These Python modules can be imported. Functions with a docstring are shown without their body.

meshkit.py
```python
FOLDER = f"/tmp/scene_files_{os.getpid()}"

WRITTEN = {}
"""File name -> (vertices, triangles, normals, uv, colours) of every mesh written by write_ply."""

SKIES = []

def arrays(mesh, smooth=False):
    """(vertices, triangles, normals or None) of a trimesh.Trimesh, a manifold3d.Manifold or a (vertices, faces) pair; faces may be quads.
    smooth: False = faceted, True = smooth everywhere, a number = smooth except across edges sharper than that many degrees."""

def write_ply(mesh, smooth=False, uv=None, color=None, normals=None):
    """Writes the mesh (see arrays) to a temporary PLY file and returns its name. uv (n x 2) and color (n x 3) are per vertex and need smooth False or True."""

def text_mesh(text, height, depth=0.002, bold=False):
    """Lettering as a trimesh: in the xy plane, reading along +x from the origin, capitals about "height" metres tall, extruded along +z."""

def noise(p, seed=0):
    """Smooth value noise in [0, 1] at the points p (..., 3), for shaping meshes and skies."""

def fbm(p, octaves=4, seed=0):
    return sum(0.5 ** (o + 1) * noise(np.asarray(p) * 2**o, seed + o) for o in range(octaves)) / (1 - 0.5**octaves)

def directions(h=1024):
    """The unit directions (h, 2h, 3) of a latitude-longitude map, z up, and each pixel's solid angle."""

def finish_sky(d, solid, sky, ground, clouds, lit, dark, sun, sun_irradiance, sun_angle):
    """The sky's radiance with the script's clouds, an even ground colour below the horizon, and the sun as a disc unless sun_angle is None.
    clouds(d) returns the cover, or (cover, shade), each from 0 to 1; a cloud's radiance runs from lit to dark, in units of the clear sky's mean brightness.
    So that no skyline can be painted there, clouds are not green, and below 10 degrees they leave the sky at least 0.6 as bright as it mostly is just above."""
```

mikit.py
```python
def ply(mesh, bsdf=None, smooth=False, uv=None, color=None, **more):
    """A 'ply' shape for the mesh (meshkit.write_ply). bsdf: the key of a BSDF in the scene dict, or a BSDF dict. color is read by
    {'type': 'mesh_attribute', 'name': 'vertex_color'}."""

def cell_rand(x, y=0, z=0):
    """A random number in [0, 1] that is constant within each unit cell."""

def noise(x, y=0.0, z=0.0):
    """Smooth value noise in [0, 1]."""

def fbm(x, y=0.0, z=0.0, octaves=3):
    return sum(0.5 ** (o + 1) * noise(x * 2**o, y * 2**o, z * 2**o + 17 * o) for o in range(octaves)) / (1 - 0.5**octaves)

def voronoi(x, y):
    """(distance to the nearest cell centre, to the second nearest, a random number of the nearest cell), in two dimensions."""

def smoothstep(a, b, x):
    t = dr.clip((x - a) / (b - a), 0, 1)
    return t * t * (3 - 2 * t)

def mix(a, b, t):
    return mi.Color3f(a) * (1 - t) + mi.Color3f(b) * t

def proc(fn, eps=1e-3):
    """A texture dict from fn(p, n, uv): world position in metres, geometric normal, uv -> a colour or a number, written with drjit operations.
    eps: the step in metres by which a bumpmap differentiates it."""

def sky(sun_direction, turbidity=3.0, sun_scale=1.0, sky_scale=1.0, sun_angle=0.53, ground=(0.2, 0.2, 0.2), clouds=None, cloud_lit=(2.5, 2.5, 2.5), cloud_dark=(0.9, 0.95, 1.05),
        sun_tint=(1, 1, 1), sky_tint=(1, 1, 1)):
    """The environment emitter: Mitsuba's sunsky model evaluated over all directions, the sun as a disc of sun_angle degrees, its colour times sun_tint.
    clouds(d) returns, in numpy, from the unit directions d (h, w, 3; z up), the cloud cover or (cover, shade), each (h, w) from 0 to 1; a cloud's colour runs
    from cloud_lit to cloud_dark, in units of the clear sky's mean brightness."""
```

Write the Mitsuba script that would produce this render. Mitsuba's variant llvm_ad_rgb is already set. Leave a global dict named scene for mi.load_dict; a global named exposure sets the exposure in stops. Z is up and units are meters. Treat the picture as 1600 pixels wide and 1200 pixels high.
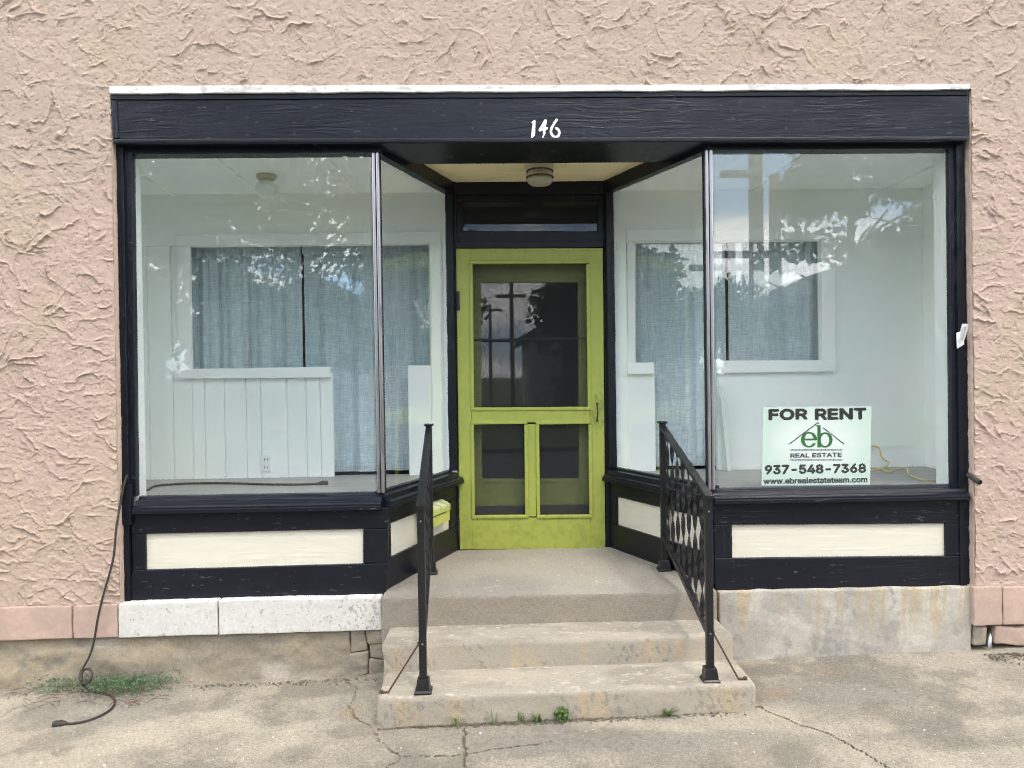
import math, random
import numpy as np, trimesh, shapely
import drjit as dr, mitsuba as mi
import mikit, meshkit
from mikit import proc, noise, fbm, smoothstep, mix, voronoi, cell_rand
from mitsuba import ScalarTransform4f as T
from shapely.geometry import LineString, Polygon, Point
from shapely.ops import unary_union

rng = np.random.default_rng(7)
random.seed(7)
scene, labels = {'type': 'scene'}, {}

# ------------------------------------------------------------------ camera, sky, exposure
EYE = np.array([0.0, -4.0, 1.5])
FOC = 1203.0                                   # focal length in pixels of the 1600 x 1200 photograph
FWD = np.array([math.tan(math.radians(1.3)), 1.0, -0.0087]); FWD /= np.linalg.norm(FWD)
UPV = np.array([math.sin(math.radians(.82)), 0, math.cos(math.radians(.82))])
RGT = np.cross(FWD, UPV); RGT /= np.linalg.norm(RGT)
UPC = np.cross(RGT, FWD)
scene['camera'] = {'type': 'perspective', 'fov': math.degrees(2 * math.atan(800 / FOC)), 'fov_axis': 'x', 'near_clip': 0.05, 'far_clip': 2000.0,
                   'to_world': T().look_at(origin=EYE.tolist(), target=(EYE + FWD).tolist(), up=UPV.tolist())}
exposure = 3.33


def cloud_cover(d):
    q = d / np.maximum(d[..., 2:3] + 0.25, 0.05)
    f = meshkit.fbm(np.stack([q[..., 0] * 1.3 + 31.63, q[..., 1] * 1.3 + 5.42, q[..., 2] * 0 + 2.2], -1), 6, 3)
    g = meshkit.fbm(np.stack([q[..., 0] * 2.9, q[..., 1] * 2.9, q[..., 2] * 0 + 7.2], -1), 4, 9)
    c = np.clip((f - 0.555 + 0.24 * (1 - d[..., 2])) / 0.12, 0, 1)
    return c * c * (3 - 2 * c), np.clip((g - 0.35) * 1.6, 0, 1)


scene['sky'] = mikit.sky((0.28, -0.46, 0.84), turbidity=3, sun_scale=0.11, sun_angle=10, clouds=cloud_cover, cloud_lit=(5.0, 4.95, 4.85), cloud_dark=(2.5, 2.5, 2.55), ground=(.22, .21, .19))


# ------------------------------------------------------------------ measuring: where the line of sight through a pixel of the photograph meets a real plane
class Frame:
    """A vertical plane: origin o, horizontal axis u, outward normal n (towards the street)."""
    def __init__(self, a, b):
        a, b = np.array([*a, 0.0]), np.array([*b, 0.0])
        self.o, self.len = a, np.linalg.norm(b - a)
        self.u = (b - a) / self.len
        self.n = np.array([self.u[1], -self.u[0], 0.0])

    def hit(self, px, py, t=0.0):
        d = FWD + (px - 800) / FOC * RGT - (py - 600) / FOC * UPC
        k = ((self.o + self.n * t - EYE) @ self.n) / (d @ self.n)
        p = EYE + d * k
        return np.array([(p - self.o) @ self.u, p[2]])

    def quad(self, pts, t=0.0):
        return np.array([self.hit(*p, t) for p in pts])

    def xyz(self, s, z, t):
        return self.o + np.multiply.outer(s, self.u) + np.multiply.outer(t, self.n) + np.multiply.outer(z, [0, 0, 1.0])


def on_plane(px, py, fz):
    """Meets the (gently sloping) horizontal surface z = fz(x, y)."""
    d = FWD + (px - 800) / FOC * RGT - (py - 600) / FOC * UPC
    k = 3.0
    for _ in range(30):
        p = EYE + d * k
        k += (fz(p[0], p[1]) - p[2]) / d[2]
    return EYE + d * k


def ground_z(x, y=0.0):
    return -0.012 + 0.0185 * np.clip(x, -15, 15)


F0 = Frame((0, 0), (1, 0))                      # shop front
FD = Frame((0, .95), (1, .95))                  # door wall and back wall of the display
AL, BL = (-.588, 0.0), (-.245, .935)            # plan of the left return, front corner to door jamb
AR, BR = (1.128, 0.0), (.722, .935)
RL, RR = Frame(AL, BL), Frame(BR, AR)


# ------------------------------------------------------------------ mesh helpers
def grid_axis(n, r, length):
    r = min(r, length * .45)
    mid = np.linspace(r, length - r, max(2, n))
    return np.concatenate([[0, r * .35], mid, [length - r * .35, length]]) if r > 0 else np.linspace(0, length, max(2, n))


def slab(frame, quad, t0, t1, r=.003, res=.04, rough=0.0, wob=0.0006, freq=30.0, seed=0):
    """A board: quad = four (s, z) corners tl, tr, br, bl; from depth t0 to t1 along the outward normal; edges rounded by r; its faces roughened."""
    q = np.asarray(quad, float)
    w = .5 * (np.linalg.norm(q[1] - q[0]) + np.linalg.norm(q[2] - q[3]))
    h = .5 * (np.linalg.norm(q[3] - q[0]) + np.linalg.norm(q[2] - q[1]))
    d = abs(t1 - t0)
    r = min(r, w * .45, h * .45, d * .45)
    A, B, Cc = (grid_axis(int(x / res) + 2, r, x) for x in (w, h, d))
    V, Fs, at = [], [], 0

    def face(a, b, make, flip):
        nonlocal at
        aa, bb = np.meshgrid(a, b, indexing='ij')
        p = make(aa.ravel(), bb.ravel())
        i = np.arange(aa.size).reshape(aa.shape)
        f = np.stack([i[:-1, :-1], i[1:, :-1], i[1:, 1:], i[:-1, 1:]], -1).reshape(-1, 4)
        f = f[:, ::-1] if flip else f
        V.append(p); Fs.append(f + at); at += len(p)
    o = lambda x, v: np.full_like(x, v)
    face(A, B, lambda a, b: np.stack([a, b, o(a, d)], 1), False)
    face(A, B, lambda a, b: np.stack([a, b, o(a, 0)], 1), True)
    face(A, Cc, lambda a, c: np.stack([a, o(a, 0), c], 1), False)
    face(A, Cc, lambda a, c: np.stack([a, o(a, h), c], 1), True)
    face(B, Cc, lambda b, c: np.stack([o(b, 0), b, c], 1), True)
    face(B, Cc, lambda b, c: np.stack([o(b, w), b, c], 1), False)
    v, f = np.vstack(V), np.vstack(Fs)
    f = np.vstack([f[:, [0, 1, 2]], f[:, [0, 2, 3]]])
    if r > 0:
        c = np.clip(v, r, np.array([w, h, d]) - r)
        e = v - c
        n = np.linalg.norm(e, axis=1, keepdims=True)
        v = np.where(n > 1e-9, c + r * e / np.maximum(n, 1e-9), v)
        nn = np.where(n > 1e-9, e / np.maximum(n, 1e-9), 0)
    else:
        nn = np.zeros_like(v)
    su, sv = v[:, 0] / w, 1 - v[:, 1] / h
    P = (q[0] * ((1 - su) * (1 - sv))[:, None] + q[1] * (su * (1 - sv))[:, None] + q[2] * (su * sv)[:, None] + q[3] * ((1 - su) * sv)[:, None])
    X = frame.xyz(P[:, 0], P[:, 1], min(t0, t1) + v[:, 2])
    if wob:
        X = X + wob * 2 * (np.stack([meshkit.fbm(X * 9 + 3.3 * k, 2, seed + k) for k in range(3)], 1) - .5)
    if rough:
        N = np.multiply.outer(nn[:, 0], frame.u) + np.multiply.outer(nn[:, 2], frame.n) - np.multiply.outer(nn[:, 1], [0, 0, 1.0])
        X = X + N * (rough * 2 * (meshkit.fbm(X * freq, 4, seed + 5) - .5))[:, None]
    m = trimesh.Trimesh(X, f, process=False)
    m.merge_vertices(digits_vertex=5)
    return m


def boxm(x0, x1, y0, y1, z0, z1, **k):
    return slab(F0, [(x0, z1), (x1, z1), (x1, z0), (x0, z0)], -y1, -y0, **k)


def prism(poly, fn, d0, d1):
    """Extrudes a shapely polygon; fn maps (a, b, depth) arrays to points."""
    geoms = getattr(poly, 'geoms', [poly])
    ms = []
    for g in geoms:
        if g.area < 1e-9:
            continue
        m = trimesh.creation.extrude_polygon(g, d1 - d0, engine='earcut')
        v = np.array(m.vertices)
        ms.append(trimesh.Trimesh(fn(v[:, 0], v[:, 1], v[:, 2] + d0), m.faces, process=False))
    return trimesh.util.concatenate(ms)


def profile(frame, pts, s0, s1, res=.05, wob=.0008, seed=0):
    """A moulding: cross-section pts [(t, z)] carried along the frame from s0 to s1."""
    n = max(2, int(abs(s1 - s0) / res))
    S = np.linspace(s0, s1, n)
    pts = np.array(pts, float); k = len(pts)
    s = np.repeat(S, k); t = np.tile(pts[:, 0], n); z = np.tile(pts[:, 1], n)
    X = frame.xyz(s, z, t)
    X = X + wob * 2 * (np.stack([meshkit.fbm(X * 9 + 3.3 * j, 2, seed + j) for j in range(3)], 1) - .5)
    i, j = np.meshgrid(np.arange(n - 1), np.arange(k), indexing='ij')
    f = np.stack([i * k + j, i * k + (j + 1) % k, (i + 1) * k + (j + 1) % k, (i + 1) * k + j], -1).reshape(-1, 4)
    f = np.vstack([f[:, [0, 1, 2]], f[:, [0, 2, 3]]])
    tri = trimesh.creation.triangulate_polygon(Polygon(pts), engine='earcut')[1] % k
    f = np.vstack([f, tri, tri[:, ::-1] + (n - 1) * k])
    m = trimesh.Trimesh(X, f, process=False)
    return m


def tube(pts, r, sides=10, close=True, smooth_n=0):
    p = np.asarray(pts, float)
    if smooth_n:
        from scipy.interpolate import CubicSpline
        L = np.concatenate([[0], np.cumsum(np.linalg.norm(np.diff(p, axis=0), axis=1) + 1e-6)])
        p = CubicSpline(L, p)(np.linspace(0, L[-1], smooth_n))
    t = np.gradient(p, axis=0); t /= np.linalg.norm(t, axis=1, keepdims=True) + 1e-12
    a = np.zeros_like(p)
    a0 = np.cross(t[0], [0, 0, 1.0] if abs(t[0, 2]) < .9 else [1.0, 0, 0])
    for i in range(len(p)):
        a0 = a0 - t[i] * (a0 @ t[i]); a0 /= np.linalg.norm(a0) + 1e-12
        a[i] = a0
    b = np.cross(t, a); th = np.arange(sides) * 2 * np.pi / sides
    rr = np.broadcast_to(r, (len(p),))[:, None, None]
    v = (p[:, None] + rr * (np.cos(th)[None, :, None] * a[:, None] + np.sin(th)[None, :, None] * b[:, None])).reshape(-1, 3)
    i, j = np.meshgrid(np.arange(len(p) - 1), np.arange(sides), indexing='ij')
    f = np.stack([i * sides + j, i * sides + (j + 1) % sides, (i + 1) * sides + (j + 1) % sides, (i + 1) * sides + j], -1).reshape(-1, 4)
    f = np.vstack([f[:, [0, 1, 2]], f[:, [0, 2, 3]]])
    if close:
        k = len(v); v = np.vstack([v, p[0], p[-1]]); m = (len(p) - 1) * sides
        jj = np.arange(sides)
        f = np.vstack([f, np.stack([(jj + 1) % sides, jj, jj * 0 + k], 1), np.stack([m + jj, m + (jj + 1) % sides, jj * 0 + k + 1], 1)])
    return trimesh.Trimesh(v, f, process=False)


def lathe(prof, c, axis=None, n=32):
    m = trimesh.creation.revolve(np.array(prof, float), sections=n)
    if axis is not None:
        m.apply_transform(trimesh.geometry.align_vectors([0, 0, 1], axis))
    m.apply_translation(c)
    return m


cat_ = trimesh.util.concatenate
used = set()


def key_for(name):
    k, i = name, 0
    while k in used:
        i += 1
        k = f'{name}_{i:03d}'
    used.add(k)
    return k


def add(name, mesh, bsdf, label=None, cat=None, group=None, kind=None, smooth=35, **more):
    k = key_for(name)
    scene[k] = mikit.ply(mesh, bsdf, smooth=smooth, **more)
    tag(k, label, cat, group, kind)
    return k


def tag(k, label=None, cat=None, group=None, kind=None):
    d = {a: b for a, b in dict(label=label, category=cat, group=group, kind=kind).items() if b}
    if d:
        labels.setdefault(k, {}).update(d)


def thing(name, label, cat, group=None, kind=None):
    k = key_for(name)
    tag(k, label, cat, group, kind)
    return k


# ------------------------------------------------------------------ materials
def rgb(*c):
    return {'type': 'rgb', 'value': list(c)}


def mat(name, color, rough=.6, bump=None, bscale=1.0, eps=1e-3, **more):
    b = {'type': 'principled', 'base_color': color if isinstance(color, dict) else rgb(*color), 'roughness': rough, **more}
    if bump is not None:
        b = {'type': 'bumpmap', 'tex': proc(bump, eps), 'scale': bscale, 'bsdf': b}
    scene[name] = {'type': 'twosided', 'bsdf': b}
    return name


def c_stucco(p, n, uv):
    a = fbm(p.x * .9 + 3, p.z * .9, 1.5, 3)
    b = fbm(p.x * 3.1 + 9, p.z * 3.1, 4.5, 4)
    g = fbm(p.x * 60, p.z * 60, p.y * 60, 2)
    top = smoothstep(2.2, 3.1, p.z + (a - .5) * 1.2) * .55
    c = mix((0.432, 0.332, 0.278), (0.387, 0.319, 0.261), top)
    c = mix(c, (0.353, 0.291, 0.226), smoothstep(.5, .72, b) * .6)
    c = mix(c, (0.465, 0.344, 0.296), smoothstep(.52, .7, a) * .5 * (1 - top))
    yel = smoothstep(.55, .7, fbm(p.x * 2.2 + 31, p.z * 2.2, 8, 3)) * .35
    c = mix(c, (0.402, 0.340, 0.246), yel)
    return c * (.93 + .14 * g)


mat('stucco', proc(c_stucco), .85, lambda p, n, uv: fbm(p.x * 120, p.z * 120, p.y * 120, 3) * 1.2 + noise(p.x * 35, p.z * 60) * .8, .0030, 2e-3, specular=.25)


def bump_h(p, n, uv):       # paint that has cracked along a horizontal grain
    s = p.x + p.y * .9
    w = fbm(s * 3, p.z * 20, 2.0, 2)
    f = fbm(s * 7 + w, p.z * 95 + w * 5, p.y * 3, 3)
    patch = smoothstep(.40, .62, fbm(s * 2.3, p.z * 5, 6.0, 3))
    return smoothstep(.50, .57, f) * (.25 + patch) * .6 + f * .3 + fbm(s * 40, p.z * 90, 1.0, 2) * .18


def bump_v(p, n, uv):
    s = p.x + p.y * .9
    w = fbm(s * 20, p.z * 3, 2.0, 2)
    f = fbm(s * 95 + w * 5, p.z * 7 + w, p.y * 3, 3)
    patch = smoothstep(.35, .58, fbm(s * 5, p.z * 2.3, 6.0, 3))
    return smoothstep(.5, .57, f) * (.25 + patch) * .6 + f * .3 + noise(s * 60, p.z * 60) * .3


c_black = lambda p, n, uv: mix((.0042, .0052, .0092), (.0075, .0096, .0170), fbm(p.x * 5, p.z * 22, p.y * 5, 3)) + mi.Color3f(.035, .036, .042) * smoothstep(.78, .83, fbm(p.x * 21, p.z * 80, p.y * 20, 3))
mat('black_paint', proc(c_black), .36, bump_h, .0009, 1.5e-3, specular=.32)
mat('black_paint_upright', proc(c_black), .36, bump_v, .0017, 1.5e-3, specular=.32)
mat('cream_paint', proc(lambda p, n, uv: mix((.63, .612, .52), (.612, .592, .498), smoothstep(.45, .7, fbm((p.x + p.y) * 14, p.z * 110, 1.0, 4)))), .5,
    lambda p, n, uv: fbm((p.x + p.y) * 5, p.z * 120, 2.0, 3), .0022, 1.5e-3)
mat('ceiling_cream', proc(lambda p, n, uv: mix((.90, .81, .52), (.84, .74, .45), fbm(p.x * 3, p.y * 40, 1.0, 3))), .55)
mat('white_trim', proc(lambda p, n, uv: mix((0.630, 0.630, 0.621), (0.450, 0.450, 0.423), smoothstep(.58, .72, fbm(p.x * 18, p.z * 40, 1.0, 4)))), .5)
mat('number_paint', (.86, .87, .80), .5)
c_green = lambda p, n, uv: mix((.345, .395, .070), (.40, .445, .095), fbm(p.x * 3, p.z * 2, 1.0, 3)) * (.97 + .06 * noise(p.x * 120, p.z * 15)) * (1 - .16 * smoothstep(.40, .75, fbm(p.x * 40, p.z * 30, 4.0, 5)) * smoothstep(.95, .40, p.z)) * (1 - .30 * smoothstep(.45, .65, fbm(p.x * 40, p.z * 30, 2.0, 3)) * smoothstep(.16, .02, dr.sqrt(dr.square(p.x - .66) + dr.square((p.z - 1.30) * .6))))
mat('green_paint', proc(c_green), .42, lambda p, n, uv: fbm(p.x * 30, p.z * 12, 2.0, 3), .0012, 2e-3)
mat('inner_green', proc(lambda p, n, uv: mix((.34, .38, .12), (.29, .33, .10), fbm(p.x * 6, p.z * 2, 1.0, 3))), .5)
mat('interior_white', proc(lambda p, n, uv: mix((.86, .88, .865), (.82, .845, .825), fbm(p.x * 1.5, p.z * 1.2, p.y, 3))), .5,
    lambda p, n, uv: noise(p.x * 22, p.z * 1.2), .0012, 3e-3)
mat('interior_trim', proc(lambda p, n, uv: mix((.88, .90, .885), (.83, .85, .83), fbm(p.x * 7, p.z * 7, p.y, 3))), .4)
mat('grey_floor', proc(lambda p, n, uv: mix((.17, .17, .165), (.26, .26, .25), fbm(p.x * 3, p.y * 40, 1.0, 4))), .45)
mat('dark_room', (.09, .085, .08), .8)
mat('aluminium', proc(lambda p, n, uv: mix((.42, .41, .43), (.28, .28, .30), smoothstep(.5, .75, fbm(p.x * 60, p.z * 6, 1.0, 3)))), .32, metallic=.85)
mat('black_iron', proc(lambda p, n, uv: mix((.005, .0055, .007), (.011, .012, .015), fbm(p.x * 40, p.z * 30, p.y * 40, 3))), .36, lambda p, n, uv: fbm(p.x * 90, p.z * 90, p.y * 90, 2), .0008, 2e-3)
mat('rusty_iron', proc(lambda p, n, uv: mix((.03, .026, .022), (.12, .06, .03), fbm(p.x * 90, p.z * 90, p.y * 90, 3))), .7)
mat('black_rubber', proc(lambda p, n, uv: mix((.02, .018, .016), (.045, .04, .034), fbm(p.x * 60, p.z * 60, p.y * 60, 3))), .6)
mat('yellow_cable', (.62, .48, .16), .45)
mat('white_plastic', (.78, .78, .80), .35)
mat('socket_slot', (.05, .05, .05), .5)
mat('black_ink', (.012, .014, .014), .55)
mat('green_ink', (.02, .12, .025), .55)
SIGN_C = F0.hit(1276, 690, -.05)


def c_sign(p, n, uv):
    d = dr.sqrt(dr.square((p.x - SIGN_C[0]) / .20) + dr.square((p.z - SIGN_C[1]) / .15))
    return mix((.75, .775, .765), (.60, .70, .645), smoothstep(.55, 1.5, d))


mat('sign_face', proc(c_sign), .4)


def weave(p):
    s = p.x + p.y * .6
    a = noise(s * 420, p.z * 22) - .5
    b = noise(s * 26, p.z * 380) - .5
    return a + b


mat('linen', proc(lambda p, n, uv: mix((.52, .59, .63), (.63, .69, .73), fbm(p.x * 9, p.z * .7, 1.0, 2)) * (1 + .36 * weave(p))), .9, specular=.1)
mat('dark_lace', proc(lambda p, n, uv: mix((.012, .012, .012), (.04, .04, .038), smoothstep(.4, .6, noise(p.x * 60, p.z * 60)))), .9)
scene['screen_mesh'] = {'type': 'mask', 'opacity': .42, 'bsdf': {'type': 'twosided', 'bsdf': {'type': 'diffuse', 'reflectance': rgb(.045, .047, .05)}}}
scene['pane_glass'] = {'type': 'thindielectric', 'int_ior': 1.62, 'ext_ior': 1.0, 'specular_transmittance': rgb(.955, .99, .985)}
mat('lamp_glass', (.44, .40, .30), .15, spec_trans=0.0, clearcoat=.6)
mat('opal_glass', (.74, .78, .76), .2)
mat('lamp_metal', (.50, .47, .38), .4, metallic=.3)


def streaks(p, lo, hi):
    s = p.x + p.y
    return smoothstep(lo, hi, fbm(s * 17, p.z * 1.6, 3.0, 3))


def c_steps(p, n, uv):
    a = fbm(p.x * 2.3, p.y * 2.3, p.z * 3, 4)
    gr = fbm(p.x * 170, p.y * 170, p.z * 170, 2)
    c = mix((.355, .320, .258), (.300, .276, .232), smoothstep(.35, .7, a))
    vert = smoothstep(.7, .2, dr.abs(n.z))
    c = mix(c, (.42, .315, .18), streaks(p, .52, .75) * .42 * vert)
    c = mix(c, (.17, .16, .145), smoothstep(.56, .72, fbm((p.x + p.y) * 70 + p.z * 25, p.z * 38 - p.x * 14, 5.0, 4)) * smoothstep(.48, .62, fbm((p.x + p.y) * 7, p.z * 9, 8.0, 2)) * .55 * vert)
    c = mix(c, (.22, .20, .165), smoothstep(.46, .66, fbm(p.x * 3.3 + 8, p.y * 9, 3.0, 5)) * .6 * (1 - vert))
    pale = smoothstep(.62, .76, fbm(p.x * 26, p.y * 40, 6.0, 4)) * (1 - vert)
    c = mix(c, (0.468, 0.442, 0.391), pale * .45)
    return c * (.78 + .44 * gr)


b_conc = lambda p, n, uv: fbm(p.x * 140, p.y * 140, p.z * 140, 3) + fbm(p.x * 28, p.y * 28, p.z * 28, 2) * 1.2
mat('step_concrete', proc(c_steps), .85, b_conc, .0030, 1.5e-3, specular=.2)
mat('landing_concrete', proc(lambda p, n, uv: mix(mix((.295, .272, .232), (.235, .218, .190), smoothstep(.35, .65, fbm(p.x * 2.2, p.y * 2.2, p.z * 3, 4))), (.25, .222, .18), smoothstep(.7, .2, dr.abs(n.z)) * .9)
                           * (.72 + .56 * fbm(p.x * 170, p.y * 170, p.z * 170, 2)) + mi.Color3f(.25, .25, .24) * smoothstep(.78, .86, fbm(p.x * 30, p.y * 40, 3.0, 4)) * .7 * smoothstep(.6, .9, dr.abs(n.z))), .85, b_conc, .0030, 1.5e-3, specular=.2)
def c_plinth(p, n, uv):
    c = mix((.43, .41, .36), (.35, .335, .30), smoothstep(.35, .62, fbm(p.x * 6, p.z * 6, 1.0, 4)))
    c = mix(c, (.26, .255, .24), smoothstep(.46, .72, fbm(p.x * 30 + p.z * 9, p.z * 20 - p.x * 7, 7.0, 5)) * smoothstep(.40, .60, fbm(p.x * 5, p.z * 4, 2.0, 3)) * .75)
    top = smoothstep(.02, .34, p.z + .22 * (fbm(p.x * 24, 1.0, 2.0, 3) - .5))
    c = mix(c, (.39, .315, .20), smoothstep(.44, .62, fbm(p.x * 46 + noise(p.z * 14) * .6, p.z * 1.3, 3.0, 3)) * top * .7)
    return c * (.85 + .3 * fbm(p.x * 150, p.z * 150, 2.0, 2))


mat('plinth_concrete', proc(c_plinth), .85, b_conc, .0030, 1.5e-3, specular=.2)
mat('foundation_stone', proc(lambda p, n, uv: mix(mix(mix((.325, .278, .205), (.265, .236, .190), smoothstep(.35, .65, fbm(p.x * 4, p.z * 7, 1.0, 4))), (0.377, 0.344, 0.295), smoothstep(.5, .65, fbm(p.x * 3 + 7, p.z * 4, 4.0, 3))),
                                                  (.20, .19, .165), smoothstep(.55, .7, fbm(p.x * 8, p.z * 12, 9.0, 4)) * .7) * (.8 + .4 * fbm(p.x * 150, p.z * 150, 2.0, 2))), .9, b_conc, .0045, 1.5e-3, specular=.15)
mat('white_stone', proc(lambda p, n, uv: mix((0.528, 0.528, 0.506), (0.334, 0.308, 0.273), smoothstep(.60, .68, fbm(p.x * 75 + p.z * 23, p.z * 70 - p.x * 19, 3.0, 4) + .17 * smoothstep(-1.05, -.55, p.x) - .115) * .9) * (.92 + .16 * noise(p.x * 90, p.z * 90))), .75, b_conc, .0022, 1.5e-3)
mat('pink_stone', proc(lambda p, n, uv: mix((0.442, 0.323, 0.268), (0.387, 0.289, 0.242), smoothstep(.4, .65, fbm(p.x * 7, p.z * 9, 3.0, 4))) * (.94 + .12 * noise(p.x * 90, p.z * 90))), .8, b_conc, .0016, 1.5e-3)

# cracks of the pavement: polylines measured on the ground, used for the relief and for the dirt that fills them
def gpt(px, py):
    return on_plane(px, py, ground_z)[:2]


CRACKS = [([(725, 1138), (724, 1160), (728, 1205), (731, 1260)], .0040), ([(582, 1140), (592, 1158), (628, 1182), (700, 1182), (790, 1168), (860, 1160)], .0020), ([(628, 1184), (575, 1215)], .0028),
          ([(1183, 1103), (1212, 1117), (1243, 1130), (1262, 1136), (1300, 1150), (1345, 1172), (1395, 1205)], .0026), ([(542, 1065), (558, 1078), (545, 1105), (556, 1125), (583, 1138)], .0024),
          ([(0, 1120), (20, 1108), (45, 1100), (75, 1090)], .0028), ([(30, 1116), (60, 1104), (95, 1094)], .0024), ([(1180, 1104), (1150, 1112), (900, 1122), (700, 1134), (590, 1139)], .0055)]
SEGS = []
for pts, w in CRACKS:
    g = [gpt(*p) for p in pts]
    fine = []
    for a, b in zip(g[:-1], g[1:]):
        n = max(1, int(np.linalg.norm(b - a) / .12))
        fine += [a + (b - a) * i / n for i in range(n)]
    fine.append(g[-1])
    for a, b in zip(fine[:-1], fine[1:]):
        SEGS.append((a, b, w))


def crack_np(x, y):
    wx = x + .012 * (meshkit.fbm(np.stack([x * 22, y * 22, x * 0], -1), 3, 1) - .5) * 2
    wy = y + .012 * (meshkit.fbm(np.stack([x * 22, y * 22, x * 0 + 5], -1), 3, 2) - .5) * 2
    best = np.full(x.shape, 9.0)
    for a, b, w in SEGS:
        e = b - a
        t = np.clip(((wx - a[0]) * e[0] + (wy - a[1]) * e[1]) / (e @ e), 0, 1)
        best = np.minimum(best, np.hypot(wx - a[0] - t * e[0], wy - a[1] - t * e[1]) / w)
    return best


RUST = [(*gpt(1300, 1050), .14, .06), (*gpt(1215, 1085), .16, .08), (*gpt(545, 1115), .06, .1)]
DAMP = [(*gpt(150, 1110), .5, .22), (*gpt(560, 1100), .22, .28), (*gpt(1300, 1085), .6, .16), (*gpt(1010, 1160), .8, .10)]


def c_walk(p, n, uv):
    a = fbm(p.x * 1.4 + 5, p.y * 1.4, 1.0, 4)
    b = fbm(p.x * 6, p.y * 6, 3.0, 4)
    g = fbm(p.x * 210, p.y * 210, 1.0, 2)
    c = mix((0.280, 0.252, 0.204), (0.212, 0.192, 0.160), smoothstep(.35, .65, a))
    c = mix(c, (.145, .135, .112), smoothstep(.42, .66, b) * .62)
    c = mix(c, (0.376, 0.344, 0.272), smoothstep(.54, .72, fbm(p.x * 2 + 20, p.y * 3, 7.0, 3)) * .5)
    for x, y, rx, ry in DAMP:
        d = dr.sqrt(dr.square((p.x - x) / rx) + dr.square((p.y - y) / ry)) + (b - .5) * 1.2
        c = mix(c, (.19, .18, .155), smoothstep(1.1, .4, d) * .6)
    for x, y, rx, ry in RUST:
        d = dr.sqrt(dr.square((p.x - x) / rx) + dr.square((p.y - y) / ry)) + (b - .5) * 1.6
        c = mix(c, (.27, .165, .085), smoothstep(1.0, .3, d) * .32)
    return c * (.60 + .80 * g) * (.92 + .16 * noise(p.x * 70, p.y * 70))


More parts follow.
